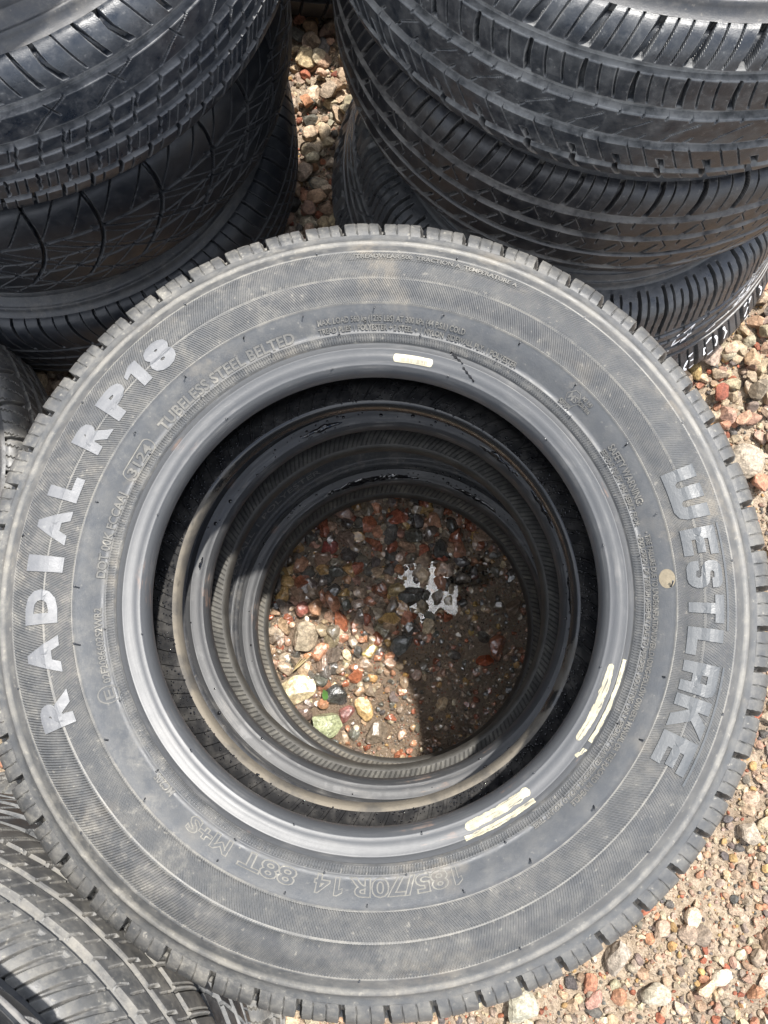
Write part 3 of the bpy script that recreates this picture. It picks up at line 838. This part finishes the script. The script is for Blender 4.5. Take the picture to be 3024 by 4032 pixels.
SB2 = dict(circ=[(.048, .0042, .008), (.016, .004, .008), (-.016, .004, .008), (-.048, .004, .008)],
           lat=[dict(N=47, s0=.054, s1=.108, ph=0, skew=.5, curve=-.5, w=.0050, d=.007), dict(N=47, s0=.056, s1=.104, ph=.35, skew=.4, curve=-.4, w=.0014, d=.004), dict(N=47, s0=.056, s1=.104, ph=.68, skew=.4, curve=-.4, w=.0014, d=.004),
                dict(N=47, s0=.020, s1=.036, ph=.1, skew=.75, w=.0052, taper=-.5, d=.007), dict(N=47, s0=.024, s1=.043, ph=.55, skew=-.1, zig=.007, zp=.026, w=.0014, d=.004), dict(N=47, s0=.034, s1=.043, ph=.85, skew=.1, w=.0014, d=.004),
                dict(N=47, s0=-.012, s1=.004, ph=.4, skew=.75, w=.0052, taper=-.5, d=.007), dict(N=47, s0=-.008, s1=.011, ph=.85, skew=-.1, zig=.007, zp=.026, w=.0014, d=.004), dict(N=47, s0=.002, s1=.011, ph=.15, skew=.1, w=.0014, d=.004),
                dict(N=47, s0=-.044, s1=-.028, ph=.7, skew=.75, w=.0052, taper=-.5, d=.007), dict(N=47, s0=-.042, s1=-.022, ph=.15, skew=.1, zig=.007, zp=.026, w=.0014, d=.004),
                dict(N=47, s0=-.104, s1=-.054, ph=.3, skew=.7, curve=.3, w=.0055, d=.0075), dict(N=47, s0=-.096, s1=-.056, ph=.65, skew=.6, w=.0014, d=.004), dict(N=47, s0=-.096, s1=-.056, ph=.95, skew=.6, w=.0014, d=.004)])
b2 = Tyre('tyre', 'middle tyre of the rear right stack, dark ribs with forked slots and brownish lower shoulder',
          .271, .752, .352, R=.331, hs=.103, rb=.203, spec=SB2, sectors=NEAR, fine=.0006, tread='tread_brown', seed=6, group='tyres stacked behind on the right')
SB3 = dict(circ=[(.066, .0032, .008), (.048, .003, .007), (.028, .0035, .008), (.008, .003, .007)],
           lat=[dict(N=50, s0=.072, s1=.150, ph=0, skew=.05, w=.0065, taper=-.3, d=.008), dict(N=50, s0=.072, s1=.148, ph=.33, skew=.05, w=.0032, d=.005), dict(N=50, s0=.072, s1=.138, ph=.66, skew=.05, w=.0028, d=.005),
                dict(N=50, s0=.032, s1=.062, ph=.3, skew=1.2, w=.003, d=.006),
                dict(N=50, s0=-.110, s1=-.000, ph=.4, skew=-.15, w=.006, taper=.3, d=.007), dict(N=50, s0=-.100, s1=-.000, ph=.73, skew=-.15, w=.0026, d=.005), dict(N=50, s0=-.100, s1=-.000, ph=.06, skew=-.15, w=.0026, d=.005)])
b3 = Tyre('tyre', 'glossy tyre at the bottom of the rear right stack, white handwritten 60 on its shoulder',
          .262, .690, .124, R=.330, hs=.120, rb=.203, spec=SB3, sR=.2668, shs=.124, tprof=[(.2550, .0980), (.2750, .0940), (.2900, .0820), (.2980, .0600), (.3020, .0450), (.3060, .0300), (.3140, .0000), (.3220, -.0260), (.3320, -.0460), (.3400, -.0640), (.3410, -.0820), (.3320, -.0980), (.3100, -.1060), (.2800, -.1060), (.2550, -.0980)], sectors=((190, 350),), fine=.0009, tread='tread_shiny', seed=7, group='tyres stacked behind on the right')

# white paint-marker writing on the bottom tyre (angle in degrees, height along the tread in metres)
def tread_stroke(ty, pts, w, V, F, depth_skip=.002):
    P = np.array(pts, float); out = []
    for a, b in zip(P[:-1], P[1:]):
        n = max(3, int(np.hypot((b[0] - a[0]) * .0059, b[1] - a[1]) / .0015))
        out += [a + (b - a) * t for t in np.linspace(0, 1, n, endpoint=False)]
    out.append(P[-1]); out = np.array(out)
    x = np.stack([np.radians(out[:, 0]) * ty.R, out[:, 1]], 1)
    t = np.gradient(x, axis=0); t /= (np.linalg.norm(t, axis=1)[:, None] + 1e-9); nn = np.stack([-t[:, 1], t[:, 0]], 1)
    dep = np.array([groove_depth(np.array([q[0] / ty.R % (2 * PI)]), np.array([q[1]]), ty.spec, ty.R)[0, 0] for q in x])
    prev = None
    for i in range(len(x)):
        if dep[i] > depth_skip: prev = None; continue
        k = len(V); ww = w * (.8 + .3 * math.sin(i * .7))
        for sg in (-.5, .5):
            q = x[i] + nn[i] * ww * sg
            V.append(ty.tread_pt(np.array(q[0] / ty.R), np.array(q[1]), .0007))
        if prev is not None: F.append([prev, prev + 1, k + 1, k])
        prev = k
def writing(ty, strokes, w, name='handwriting'):
    for s_ in strokes:
        V = []; F = []
        tread_stroke(ty, s_, w, V, F)
        if F: mesh_obj(name, np.array(V), F, M['chalk'], ty.root, smooth=False)
def six(a, z, wa, h): return [(a + wa * .8, z + h * .48), (a + wa * .2, z + h * .30), (a - wa * .1, z - h * .2), (a + wa * .2, z - h * .5), (a + wa * .8, z - h * .25), (a + wa * .85, z), (a + wa * .3, z + .0)]
def oh(a, z, wa, h): return [(a + wa * .5 + wa * .5 * math.cos(t), z + h * .5 * math.sin(t)) for t in np.linspace(.4, 2 * PI + .4, 14)]
marks = [six(-60.6, -.026, 4.4, .040), oh(-55.3, -.022, 4.2, .034), [(-49.2, -.004), (-48.0, -.020), (-49.4, -.042)],
         [(-41.5, -.004), (-38.6, -.002), (-41.9, -.040), (-38.4, -.036)], [(-35.0, -.0), (-33.2, -.02), (-35.2, -.04)]]
writing(b3, marks, .0038)
for a, z in ((-68.5, .042), (-64.5, .05), (-48.2, .046), (-43.8, .056)):
    writing(b3, [[(a, z), (a + 3.2, z + .012)], [(a + .5, z - .014), (a + 4.2, z - .004)], [(a + 3.1, z + .014), (a + 1.4, z - .02)], [(a - .8, z - .022), (a + 2.2, z - .012)]], .0032)
writing(b3, [[(-56, .020), (-51, .028)], [(-59, .062), (-56.5, .068)]], .0032)

# rear left stack
SA2 = dict(circ=[(.052, .0045, .007), (.018, .004, .007), (-.002, .0016, .005), (-.020, .004, .007), (-.050, .0035, .007)],
           lat=[dict(N=36, s0=.060, s1=.108, ph=0, skew=-.55, curve=.5, w=.0055, taper=-.5, d=.007, zig=.002, zp=.03), dict(N=36, s0=.060, s1=.112, ph=.34, skew=-.5, curve=.3, w=.0015, d=.004), dict(N=36, s0=.060, s1=.110, ph=.67, skew=-.5, curve=.3, w=.0042, taper=-.7, d=.006),
                dict(N=36, s0=.024, s1=.047, ph=.2, skew=1.6, zig=.004, zp=.023, w=.0026, d=.005), dict(N=36, s0=.032, s1=.047, ph=.7, skew=-.6, w=.0018, d=.004),
                dict(N=92, s0=-.016, s1=.014, ph=.1, skew=.4, zig=.002, zp=.012, w=.0026, d=.0035), dict(N=36, s0=-.0, s1=.014, ph=.6, skew=.4, w=.0012, d=.003),
                dict(N=69, s0=-.045, s1=-.025, ph=.1, skew=.3, zig=.0015, zp=.01, w=.0026, d=.005), dict(N=69, s0=-.045, s1=-.025, ph=.4, skew=.3, w=.0013, d=.004), dict(N=69, s0=-.045, s1=-.025, ph=.7, skew=.3, w=.0013, d=.004),
                dict(N=69, s0=-.1, s1=-.054, ph=.3, skew=.3, w=.0038, d=.007), dict(N=69, s0=-.09, s1=-.054, ph=.8, skew=.3, w=.0014, d=.004)])
LEFTN = ((200, 372),)
a2 = Tyre('tyre', 'big bluish tyre second from top of the rear left stack, slotted shoulder, narrow blocks',
          -.412, .728, .512, R=.330, hs=.104, rb=.203, spec=SA2, sectors=LEFTN, fine=.0006, tread='tread_blue', seed=8, group='tyres stacked behind on the left')
SA3 = dict(circ=[(.040, .0016, .004), (.012, .0012, .003), (-.012, .0016, .004), (-.040, .0012, .003)],
           lat=[dict(N=30, s0=-.04, s1=.100, ph=0, skew=1.0, curve=-.5, w=.0038, d=.006), dict(N=30, s0=-.10, s1=.045, ph=.5, skew=-1.0, curve=-.3, w=.0034, d=.006), dict(N=60, s0=.044, s1=.10, ph=.4, skew=.8, w=.0016, d=.004),
                dict(N=60, s0=-.012, s1=.040, ph=.2, skew=-1.5, w=.0016, d=.004), dict(N=60, s0=-.06, s1=.012, ph=.2, skew=1.3, w=.0016, d=.004), dict(N=60, s0=-.1, s1=-.04, ph=.2, skew=-.8, w=.0016, d=.004)])
a3 = Tyre('tyre', 'shaded black tyre with curving V-shaped grooves, third from top of the rear left stack',
          -.449, .752, .306, R=.336, hs=.102, rb=.203, spec=SA3, sectors=LEFTN, fine=.0010, tread='tread_dark', seed=9, group='tyres stacked behind on the left')
SA4 = dict(circ=[(.030, .0026, .006), (.006, .0026, .006), (-.020, .0026, .006), (-.044, .0026, .006)],
           lat=[dict(N=56, s0=.036, s1=.104, ph=0, skew=-.5, curve=.4, w=.0032, d=.005), dict(N=56, s0=.036, s1=.100, ph=.5, skew=-.5, curve=.4, w=.0016, d=.004), dict(N=56, s0=-.095, s1=-.05, ph=0, skew=-.5, w=.003, d=.005),
                dict(N=112, s0=-.04, s1=.025, ph=0, skew=-.7, w=.0014, d=.004)])
a4 = Tyre('tyre', 'black tyre resting on the gravel at the foot of the rear left stack',
          -.462, .726, .102, R=.335, hs=.101, rb=.203, spec=SA4, sectors=LEFTN, fine=.0010, tread='tread_dark', seed=10, group='tyres stacked behind on the left')
SA1 = dict(circ=[(-.020, .004, .007), (.020, .004, .007), (-.052, .004, .007)],
           lat=[dict(N=50, s0=-.108, s1=-.06, ph=0, skew=-.2, w=.007, d=.008), dict(N=50, s0=-.104, s1=-.06, ph=.4, skew=-.3, w=.002, d=.005), dict(N=50, s0=-.104, s1=-.06, ph=.7, skew=-.3, w=.002, d=.005)])
a1 = Tyre('tyre', 'sunlit slotted tyre on top of the rear left stack, cut by the upper left corner',
          -.440, .742, .712, R=.312, hs=.098, rb=.19, spec=SA1, sectors=LEFTN, fine=.0010, tread='tread_grey', seed=11, group='tyres stacked behind on the left')

# dark stack behind the gap
SC = dict(circ=[(.03, .004, .007), (-.03, .004, .007)], lat=[dict(N=50, s0=-.1, s1=.1, ph=0, skew=.3, w=.003, d=.005)])
for i, lab in enumerate(('black tyre on the gravel at the far end of the gap between the rear stacks',)):
    Tyre('tyre', lab, -.085 + .01 * i, 1.318, .102 + .204 * i, R=.333, hs=.101, rb=.203, spec=SC, sectors=((220, 320),), fine=.002, tread='tread_dark', seed=12 + i)

# left edge tyre
SE = dict(circ=[(.045, .004, .007), (.012, .004, .007), (-.020, .004, .007), (-.052, .003, .007)],
          lat=[dict(N=46, s0=.018, s1=.040, ph=0, skew=.3, curve=.8, w=.005, d=.007), dict(N=46, s0=-.014, s1=.006, ph=.5, skew=.3, curve=.8, w=.005, d=.007),
               dict(N=138, s0=.018, s1=.100, ph=0, skew=.3, zig=.0025, zp=.005, w=.0015, d=.004), dict(N=138, s0=-.046, s1=.006, ph=0, skew=.3, zig=.0025, zp=.005, w=.0015, d=.004),
               dict(N=46, s0=.05, s1=.108, ph=.3, skew=0, w=.005, d=.007), dict(N=46, s0=-.10, s1=-.056, ph=.3, skew=.3, w=.004, d=.006)])
e1 = Tyre('tyre', 'grey tyre with wavy fine slits at the left edge, beside the lettered tyre',
          -.775, .205, .104, R=.334, hs=.102, rb=.203, spec=SE, sectors=((-60, 90),), fine=.0010, tread='tread_grey', seed=15, group=None)

# front left stack
NE = ((-40, 130),)
SF1 = dict(circ=[(.046, .0050, .007), (.014, .0035, .007), (-.018, .0035, .007)],
           lat=[dict(N=94, s0=.056, s1=.108, ph=0, skew=.55, w=.0055, taper=-.75, d=.0030), dict(N=94, s0=.052, s1=.114, ph=.5, skew=.5, w=.0015, d=.003),
                dict(N=94, s0=.030, s1=.041, ph=.1, skew=.5, w=.0024, taper=.4, d=.006), dict(N=94, s0=.020, s1=.036, ph=.6, skew=.35, w=.0015, d=.003),
                dict(N=94, s0=-.002, s1=.010, ph=.3, skew=.4, w=.0026, d=.005), dict(N=94, s0=-.014, s1=.004, ph=.8, skew=.4, w=.0015, d=.003), dict(N=94, s0=-.10, s1=-.022, ph=.3, skew=.4, w=.003, d=.006), dict(N=94, s0=-.09, s1=-.022, ph=.7, skew=.4, w=.0015, d=.003)])
f1 = Tyre('tyre', 'grey tyre with long tapering shoulder slots, second from top of the front left stack',
          -.425, -.458, .500, R=.338, hs=.106, rb=.203, spec=SF1, sectors=NE, fine=.0006, tread='tread_grey', seed=16, floor_dust=.5, group='tyres stacked at the front left')
SF2 = dict(circ=[(.05, .004, .008), (.022, .004, .008), (-.006, .004, .008), (-.034, .004, .008)],
           lat=[dict(N=54, s0=.056, s1=.105, ph=0, skew=.6, w=.005, d=.008), dict(N=54, s0=.027, s1=.046, ph=.2, skew=.9, w=.004, d=.007), dict(N=54, s0=-.001, s1=.017, ph=.5, skew=.9, w=.004, d=.007),
                dict(N=54, s0=-.029, s1=-.011, ph=.8, skew=.9, w=.004, d=.007), dict(N=54, s0=-.1, s1=-.039, ph=.1, skew=.4, w=.005, d=.008), dict(N=54, s0=-.1, s1=-.039, ph=.5, skew=.4, w=.002, d=.005)])
f2 = Tyre('tyre', 'block-patterned tyre third from top of the front left stack, mostly hidden',
          -.448, -.478, .296, R=.330, hs=.102, rb=.203, spec=SF2, sectors=NE, fine=.0010, tread='tread', seed=17, group='tyres stacked at the front left')
f3 = Tyre('tyre', 'pale grey tyre on the ground at the foot of the front left stack',
          -.432, -.462, .098, R=.312, hs=.097, rb=.19, spec=SE, sectors=NE, fine=.0010, tread='tread_grey', seed=18, group='tyres stacked at the front left')
SF0 = dict(circ=[(-.045, .005, .009), (-.010, .004, .009)],
           lat=[dict(N=34, s0=-.108, s1=-.052, ph=0, skew=.6, w=.009, d=.010), dict(N=34, s0=-.040, s1=-.015, ph=.4, skew=-.8, w=.008, d=.009), dict(N=68, s0=-.10, s1=-.052, ph=.3, skew=.6, w=.0025, d=.006), dict(N=34, s0=-.005, s1=.1, ph=0, skew=.6, w=.008, d=.009)])
f0 = Tyre('tyre', 'chunky brown-stained tyre on top of the front left stack, in the lower left corner',
          -.392, -.432, .700, R=.306, hs=.095, rb=.19, spec=SF0, sectors=NE, fine=.0009, tread='tread_brown', seed=19, group='tyres stacked at the front left')

# ------------------------------------------------------------------ ground
def vnoise(X, Y, f, seed):
    rg = np.random.default_rng(seed); n = 256; G = rg.random((n, n))
    x = X * f; y = Y * f; xi = np.floor(x).astype(int); yi = np.floor(y).astype(int); fx = x - xi; fy = y - yi
    fx = fx * fx * (3 - 2 * fx); fy = fy * fy * (3 - 2 * fy)
    g = lambda a, b: G[a % n, b % n]
    return (g(xi, yi) * (1 - fx) + g(xi + 1, yi) * fx) * (1 - fy) + (g(xi, yi + 1) * (1 - fx) + g(xi + 1, yi + 1) * fx) * fy
HC = (.02, .03)
def gheight(X, Y):
    h = (vnoise(X, Y, 7, 1) - .5) * .012 + (vnoise(X, Y, 25, 2) - .5) * .007 + (vnoise(X, Y, 80, 3) - .5) * .004 + (vnoise(X, Y, 220, 4) - .5) * .002
    # rainwater has scoured a shallow dip inside the stacked tyres
    h = h - .007 * np.exp(-(((X - .075) / .07) ** 2 + ((Y - .095) / .05) ** 2))
    return h - .016
def axis(lo, hi, st):
    c = np.arange(lo, hi, st); k = np.geomspace(.02, 60, 26)
    return np.concatenate([(lo - k)[::-1], c, hi + k])
gx = axis(-.75, .95, .0035); gy = axis(-.85, 1.35, .0035)
X, Y = np.meshgrid(gx, gy, indexing='ij')
Z = gheight(X, Y); far = (np.hypot(X, Y) > 3); Z = np.where(far, -.016, Z)
n_, m_ = X.shape
i = np.arange(n_ - 1)[:, None]; j = np.arange(m_ - 1)[None, :]
F = np.stack([i * m_ + j, (i + 1) * m_ + j, (i + 1) * m_ + j + 1, i * m_ + j + 1], 2).reshape(-1, 4)
hole = np.hypot(X - HC[0], Y - HC[1])
damp = np.clip(1.2 - hole / .22, 0, 1)
damp = np.clip(damp * 2.0, 0, .85)
damp = np.maximum(damp, .5 * sstep(vnoise(X, Y, 6, 9), .5, .65) * ((Y < -.3) & (X > 0)))
g_ = mesh_obj('ground', np.stack([X, Y, Z], 2).reshape(-1, 3), F, M['ground'], None, {'damp': ('FLOAT', damp)})
tag(g_, kind='structure')

# puddle in the dip
pv = [(0.075, .098)]; npd = 60
for k in range(npd):
    a = 2 * PI * k / npd
    rr = .060 + .014 * math.sin(3 * a + 1) + .011 * math.sin(5 * a) + .008 * math.sin(11 * a + 2)
    pv.append((.075 + rr * 1.1 * math.cos(a), .098 + rr * .85 * math.sin(a)))
pd = mesh_obj('puddle', np.array([(x, y, -.0180) for x, y in pv]), [[0, 1 + k, 1 + (k + 1) % npd] for k in range(npd)], M['water'])
tag(pd, kind='structure')

# ------------------------------------------------------------------ gravel
def stone_shape(sub, seed, flat=.7, cuts=9):
    rg = np.random.default_rng(seed); v, f = ico(sub); v = v.copy()
    for _ in range(cuts):
        n = rg.normal(size=3); n /= np.linalg.norm(n); d = rg.uniform(.45, .85)
        k = np.maximum(0, v @ n - d); v -= k[:, None] * n
    v += rg.normal(0, .012, v.shape)
    v *= np.array([1, rg.uniform(.62, .95), flat * rg.uniform(.8, 1.15)])
    return v, f
BASE3 = [stone_shape(3, 50 + k) for k in range(16)]
BASE2 = [stone_shape(2, 90 + k, cuts=6) for k in range(12)]
BASE1 = [stone_shape(1, 130 + k, cuts=3) for k in range(8)]
PAL = np.array([(.47, .38, .27), (.43, .31, .22), (.37, .31, .24), (.54, .46, .34), (.30, .25, .20), (.20, .175, .15), (.42, .22, .14), (.33, .12, .07), (.48, .32, .14), (.58, .52, .41), (.12, .118, .112), (.36, .24, .18)])
PW_DRY = np.array([.18, .16, .13, .12, .08, .04, .08, .03, .04, .06, .02, .06])
PW_WET = np.array([.04, .06, .06, .02, .12, .17, .10, .12, .05, .01, .19, .06])
def rot(n, rg, tilt):
    a = rg.uniform(0, 2 * PI, n); b = rg.normal(0, tilt, n); c = rg.normal(0, tilt, n)
    ca, sa, cb, sb, cc, sc = np.cos(a), np.sin(a), np.cos(b), np.sin(b), np.cos(c), np.sin(c)
    z = np.zeros(n); o = np.ones(n)
    Rz = np.stack([ca, -sa, z, sa, ca, z, z, z, o], 1).reshape(n, 3, 3); Rx = np.stack([o, z, z, z, cb, -sb, z, sb, cb], 1).reshape(n, 3, 3)
    Ry = np.stack([cc, z, sc, z, o, z, -sc, z, cc], 1).reshape(n, 3, 3)
    return Rz @ Rx @ Ry
class Pile:
    def __init__(s): s.V = []; s.F = []; s.C = []; s.n = 0
    def add(s, pts, size, cols, bases, rg, tilt=.4):
        which = rg.integers(0, len(bases), len(pts)); Rm = rot(len(pts), rg, tilt)
        for k, (v, f) in enumerate(bases):
            q = np.where(which == k)[0]
            if not len(q): continue
            V = np.einsum('nij,vj->nvi', Rm[q], v) * size[q][:, None, None] + pts[q][:, None, :]
            s.V.append(V.reshape(-1, 3)); s.F.append((f[None] + (np.arange(len(q)) * len(v))[:, None, None] + s.n).reshape(-1, 3))
            s.C.append(np.repeat(cols[q], len(v), 0)); s.n += len(q) * len(v)
    def build(s, name, mat):
        Cc = np.concatenate(s.C); Cc = np.concatenate([Cc, np.ones((len(Cc), 1))], 1)
        return mesh_obj(name, np.concatenate(s.V), np.concatenate(s.F), M[mat], None, {'stone_color': ('FLOAT_COLOR', Cc)}, smooth=SMOOTH[0])
SMOOTH = [False]
def colors(n, rg, w, k=1.0):
    c = PAL[rg.choice(len(PAL), n, p=w / w.sum())] * np.array([1.0, .93, .86]) * rg.uniform(.7, 1.15, (n, 1)) * k
    return np.clip(c * (1 + rg.normal(0, .035, (n, 3))), .01, .75)
def scatter(cell, jitter, prob, rg, region):
    xs = np.arange(-.72, .92, cell); ys = np.arange(-.72, 1.25, cell)
    A, B = np.meshgrid(xs, ys); A = A.ravel() + rg.uniform(-jitter, jitter, A.size) * cell; B = B.ravel() + rg.uniform(-jitter, jitter, B.size) * cell
    k = region(A, B) & (rg.random(A.size) < prob(A, B))
    return A[k], B[k]
stacks = [(-.0, .04, .29), (.262, .70, .27), (-.44, .73, .27), (-.775, .205, .27), (-.43, -.46, .25), (-.085, 1.372, .28)]
def outside(A, B):
    k = np.hypot(A - HC[0], B - HC[1]) > .19
    for cx, cy, r in stacks: k &= np.hypot(A - cx, B - cy) > r
    for x, y, r in KEEP: k &= np.hypot(A - x, B - y) > r
    return k
def inhole(A, B):
    k = np.hypot(A - HC[0], B - HC[1]) < .20
    for x, y, r in KEEP: k &= np.hypot(A - x, B - y) > r
    return k
# stones worth singling out: x, y, size, colour, wet, label, seed, flatness, turn
STONES = [(-.0807, -.1047, .031, (.44, .47, .28), True, 'pale green angular stone on the wet gravel inside the tyres', 201, .8, .3),
          (-.1238, -.0572, .030, (.66, .55, .34), True, 'flat cream yellow stone at the left rim of the gravel inside the tyres', 202, .35, .1),
          (-.114, .015, .026, (.50, .42, .31), True, 'pale tan three-sided stone above the cream one inside the tyres', 203, .7, 1.2),
          (-.0194, -.0026, .016, (.60, .46, .20), True, 'small yellow stone at the edge of the sunlight inside the tyres', 204, .6, .4),
          (-.0289, -.0845, .018, (.62, .42, .20), True, 'orange and cream stone right of the green one inside the tyres', 205, .6, 2.0),
          (-.0113, -.1172, .019, (.24, .19, .14), True, 'rounded brown stone low in the hole below the orange one', 206, .6, .7),
          (.0404, .0762, .021, (.11, .11, .10), True, 'dark grey wet stone standing in the puddle inside the tyres', 207, .95, .2),
          (.0184, .0829, .014, (.50, .38, .20), True, 'tan yellow stone at the left shore of the puddle', 208, .7, .1),
          (.0254, .0052, .022, (.19, .20, .19), True, 'grey green slab in the middle of the gravel inside the tyres', 209, .45, .9),
          (-.1214, .0564, .014, (.46, .17, .13), True, 'pinkish red stone at the left of the hole, left of the tan one', 210, .8, .4),
          (-.1007, .055, .018, (.52, .30, .18), True, 'mottled orange tan stone in the left of the hole', 211, .8, 1.4),
          (-.0806, .1468, .015, (.36, .09, .07), True, 'deep red wet stone at the upper left of the hole', 212, .7, .2),
          (.1618, .0007, .020, (.34, .13, .07), True, 'rust brown wet stone at the right of the hole', 213, .7, 1.2),
          (.1450, -.0155, .015, (.42, .10, .04), True, 'bright rust red stone touching the rust brown one', 214, .6, .2),
          (.1880, .0597, .017, (.27, .19, .13), True, 'brown stone against the right rim of the hole', 215, .7, 1.3),
          (-.0549, -.0921, .016, (.30, .13, .11), True, 'dull red three-sided stone right of the green one', 216, .5, .6),
          (-.0682, -.0668, .019, (.07, .07, .065), True, 'long black stone just above the green one', 217, .5, 0),
          (.5381, .275, .036, (.52, .44, .34), False, 'largest pale tan stone at the right edge, level with the lettering WEST', 218, .75, .5),
          (.4936, .4379, .022, (.55, .42, .33), False, 'pale pinkish stone below the writing 60', 219, .8, .7),
          (.4357, -.2278, .020, (.56, .50, .38), False, 'cream three-sided stone at the lower right beside the tread', 220, .8, 1.0),
          (.5038, -.2488, .020, (.50, .42, .33), False, 'tan stone at the lower right edge', 221, .8, .3),
          (.3151, -.4036, .030, (.50, .43, .35), False, 'tall tan stone near the bottom edge, left of a cream one', 222, .7, 1.4),
          (.3464, -.3432, .020, (.40, .13, .07), False, 'brick red stone at the lower right', 223, .7, .6),
          (.3616, -.4516, .022, (.58, .52, .40), False, 'cream stone close to the bottom right corner', 224, .8, .2),
          (.1774, -.4684, .028, (.55, .52, .40), False, 'rounded pale greenish stone at the bottom edge under the tread', 225, .8, .1)]
KEEP = [(s_[0], s_[1], s_[2] * .85) for s_ in STONES]
def ground_z(x, y): return gheight(np.array(x, float), np.array(y, float))

rg = np.random.default_rng(21)
dry = Pile(); wetp = Pile()
dens = lambda A, B: np.where(B > .22, .95, np.where(B > -.1, .60, .30 + .3 * sstep(vnoise(A, B, 9, 31), .4, .6)))
for layer in range(2):
    A, B = scatter(.026, .42, lambda A, B: dens(A, B) * (1 if layer == 0 else .5 * (B > .1) + .05), rg, outside)
    sz = rg.uniform(.0090, .0185, len(A)) * np.where(B > .35, 1.12, 1)
    dry.add(np.stack([A, B, ground_z(A, B) + sz * .45 + layer * .013], 1), sz, colors(len(A), rg, PW_DRY, 1.0), BASE3, rg)
A, B = scatter(.0125, .45, lambda A, B: .58 + .38 * sstep(vnoise(A, B, 14, 32), .3, .6), rg, outside)
sz = rg.uniform(.004, .0085, len(A)); dry.add(np.stack([A, B, ground_z(A, B) + sz * .5], 1), sz, colors(len(A), rg, PW_DRY * .75 + PW_WET * .25, .88), BASE2, rg)
A, B = scatter(.0055, .48, lambda A, B: .55 + 0 * A, rg, outside)
sz = rg.uniform(.0014, .0040, len(A)); dry.add(np.stack([A, B, ground_z(A, B) + sz * .4], 1), sz, colors(len(A), rg, PW_DRY * .5 + PW_WET * .5, .9), BASE1, rg)
# wet ones inside the hole: coarse at the upper left, fine grit and mud towards the lower right
fine_ = lambda A, B: sstep((A - HC[0]) * .8 - (B - HC[1]) * .9, -.03, .09)
A, B = scatter(.0170, .38, lambda A, B: 1.0 - .78 * fine_(A, B), rg, inhole)
sz = rg.uniform(.0095, .0180, len(A)) * (1 - .35 * fine_(A, B)); wetp.add(np.stack([A, B, ground_z(A, B) + sz * .36], 1), sz, colors(len(A), rg, PW_WET, 1.12), BASE3, rg, .3)
A, B = scatter(.0088, .45, lambda A, B: .85 - .35 * fine_(A, B), rg, inhole)
sz = rg.uniform(.0032, .0068, len(A)); wetp.add(np.stack([A, B, ground_z(A, B) + sz * .5], 1), sz, colors(len(A), rg, PW_WET * .7 + PW_DRY * .3, 1.05), BASE2, rg)
A, B = scatter(.0042, .48, lambda A, B: .75 + 0 * A, rg, inhole)
sz = rg.uniform(.0009, .0024, len(A)); wetp.add(np.stack([A, B, ground_z(A, B) + sz * .4], 1), sz, colors(len(A), rg, PW_WET * .6 + PW_DRY * .4, .8), BASE1, rg)
tag(dry.build('gravel', 'stone'), kind='stuff')
tag(wetp.build('wet_gravel', 'stone_wet'), kind='stuff')

for x, y, sz, col, wet, lab, sd, flat, turn in STONES:
    v, f = stone_shape(3, sd, flat, 10)
    a = turn; Rz = np.array([[math.cos(a), -math.sin(a), 0], [math.sin(a), math.cos(a), 0], [0, 0, 1]])
    V = (v @ Rz.T) * sz
    V[:, 2] -= V[:, 2].min() * .75
    cc = np.tile([*col, 1], (len(V), 1)) * np.array([.85, .85, .85, 1] if wet else [.78, .77, .76, 1])
    o = mesh_obj('stone', V, f, M['stone_wet' if wet else 'stone'], None, {'stone_color': ('FLOAT_COLOR', cc)}, smooth=False)
    o.location = (x, y, float(ground_z(x, y)) - .001)
    tag(o, lab, 'stone')

# bit of green leaf and a wood splinter among the wet stones
lv = [(0, 0, 0), (.004, .004, .004), (.003, .012, .008), (-.003, .016, .009), (-.005, .007, .004), (-.003, .001, .001)]
lv2 = lv + [(x, y, z - .0008) for x, y, z in lv]
o = mesh_obj('leaf_scrap', np.array(lv2), [[0, 1, 2, 3, 4, 5], [11, 10, 9, 8, 7, 6]] + [[k, (k + 1) % 6, 6 + (k + 1) % 6, 6 + k] for k in range(6)], simple('leaf_green', (.09, .2, .05), .5), smooth=False)
o.location = (-.082, -.072, -.004); tag(o, 'small dark green leaf scrap behind the pale green stone', 'leaf')
sv = []; sf = []
for q, (dx, wq) in enumerate(((0, .0014), (.004, .0010), (-.003, .0008))):
    k = len(sv); L_q = .016 - q * .003
    for t in (-1, -.3, .4, 1):
        for u, z in ((-1, 0), (0, .0016), (1, 0)):
            sv.append((t * L_q + dx * .3, u * wq * (1 - abs(t) * .7) + q * .0022 - .002 + .0012 * t * q, z + .001 * q))
    for a in range(3):
        for b in range(2): sf.append([k + a * 3 + b, k + a * 3 + 3 + b, k + a * 3 + 4 + b, k + a * 3 + 1 + b])
        sf.append([k + a * 3 + 2, k + a * 3 + 5, k + a * 3 + 3, k + a * 3])
o = mesh_obj('wood_splinter', np.array(sv), sf, simple('pale_wood', (.55, .45, .25), .7), smooth=False)
o.location = (-.118, -.020, .003); o.rotation_euler = (0, 0, .7); tag(o, 'frayed pale wood splinter below the tan three-sided stone', 'splinter')
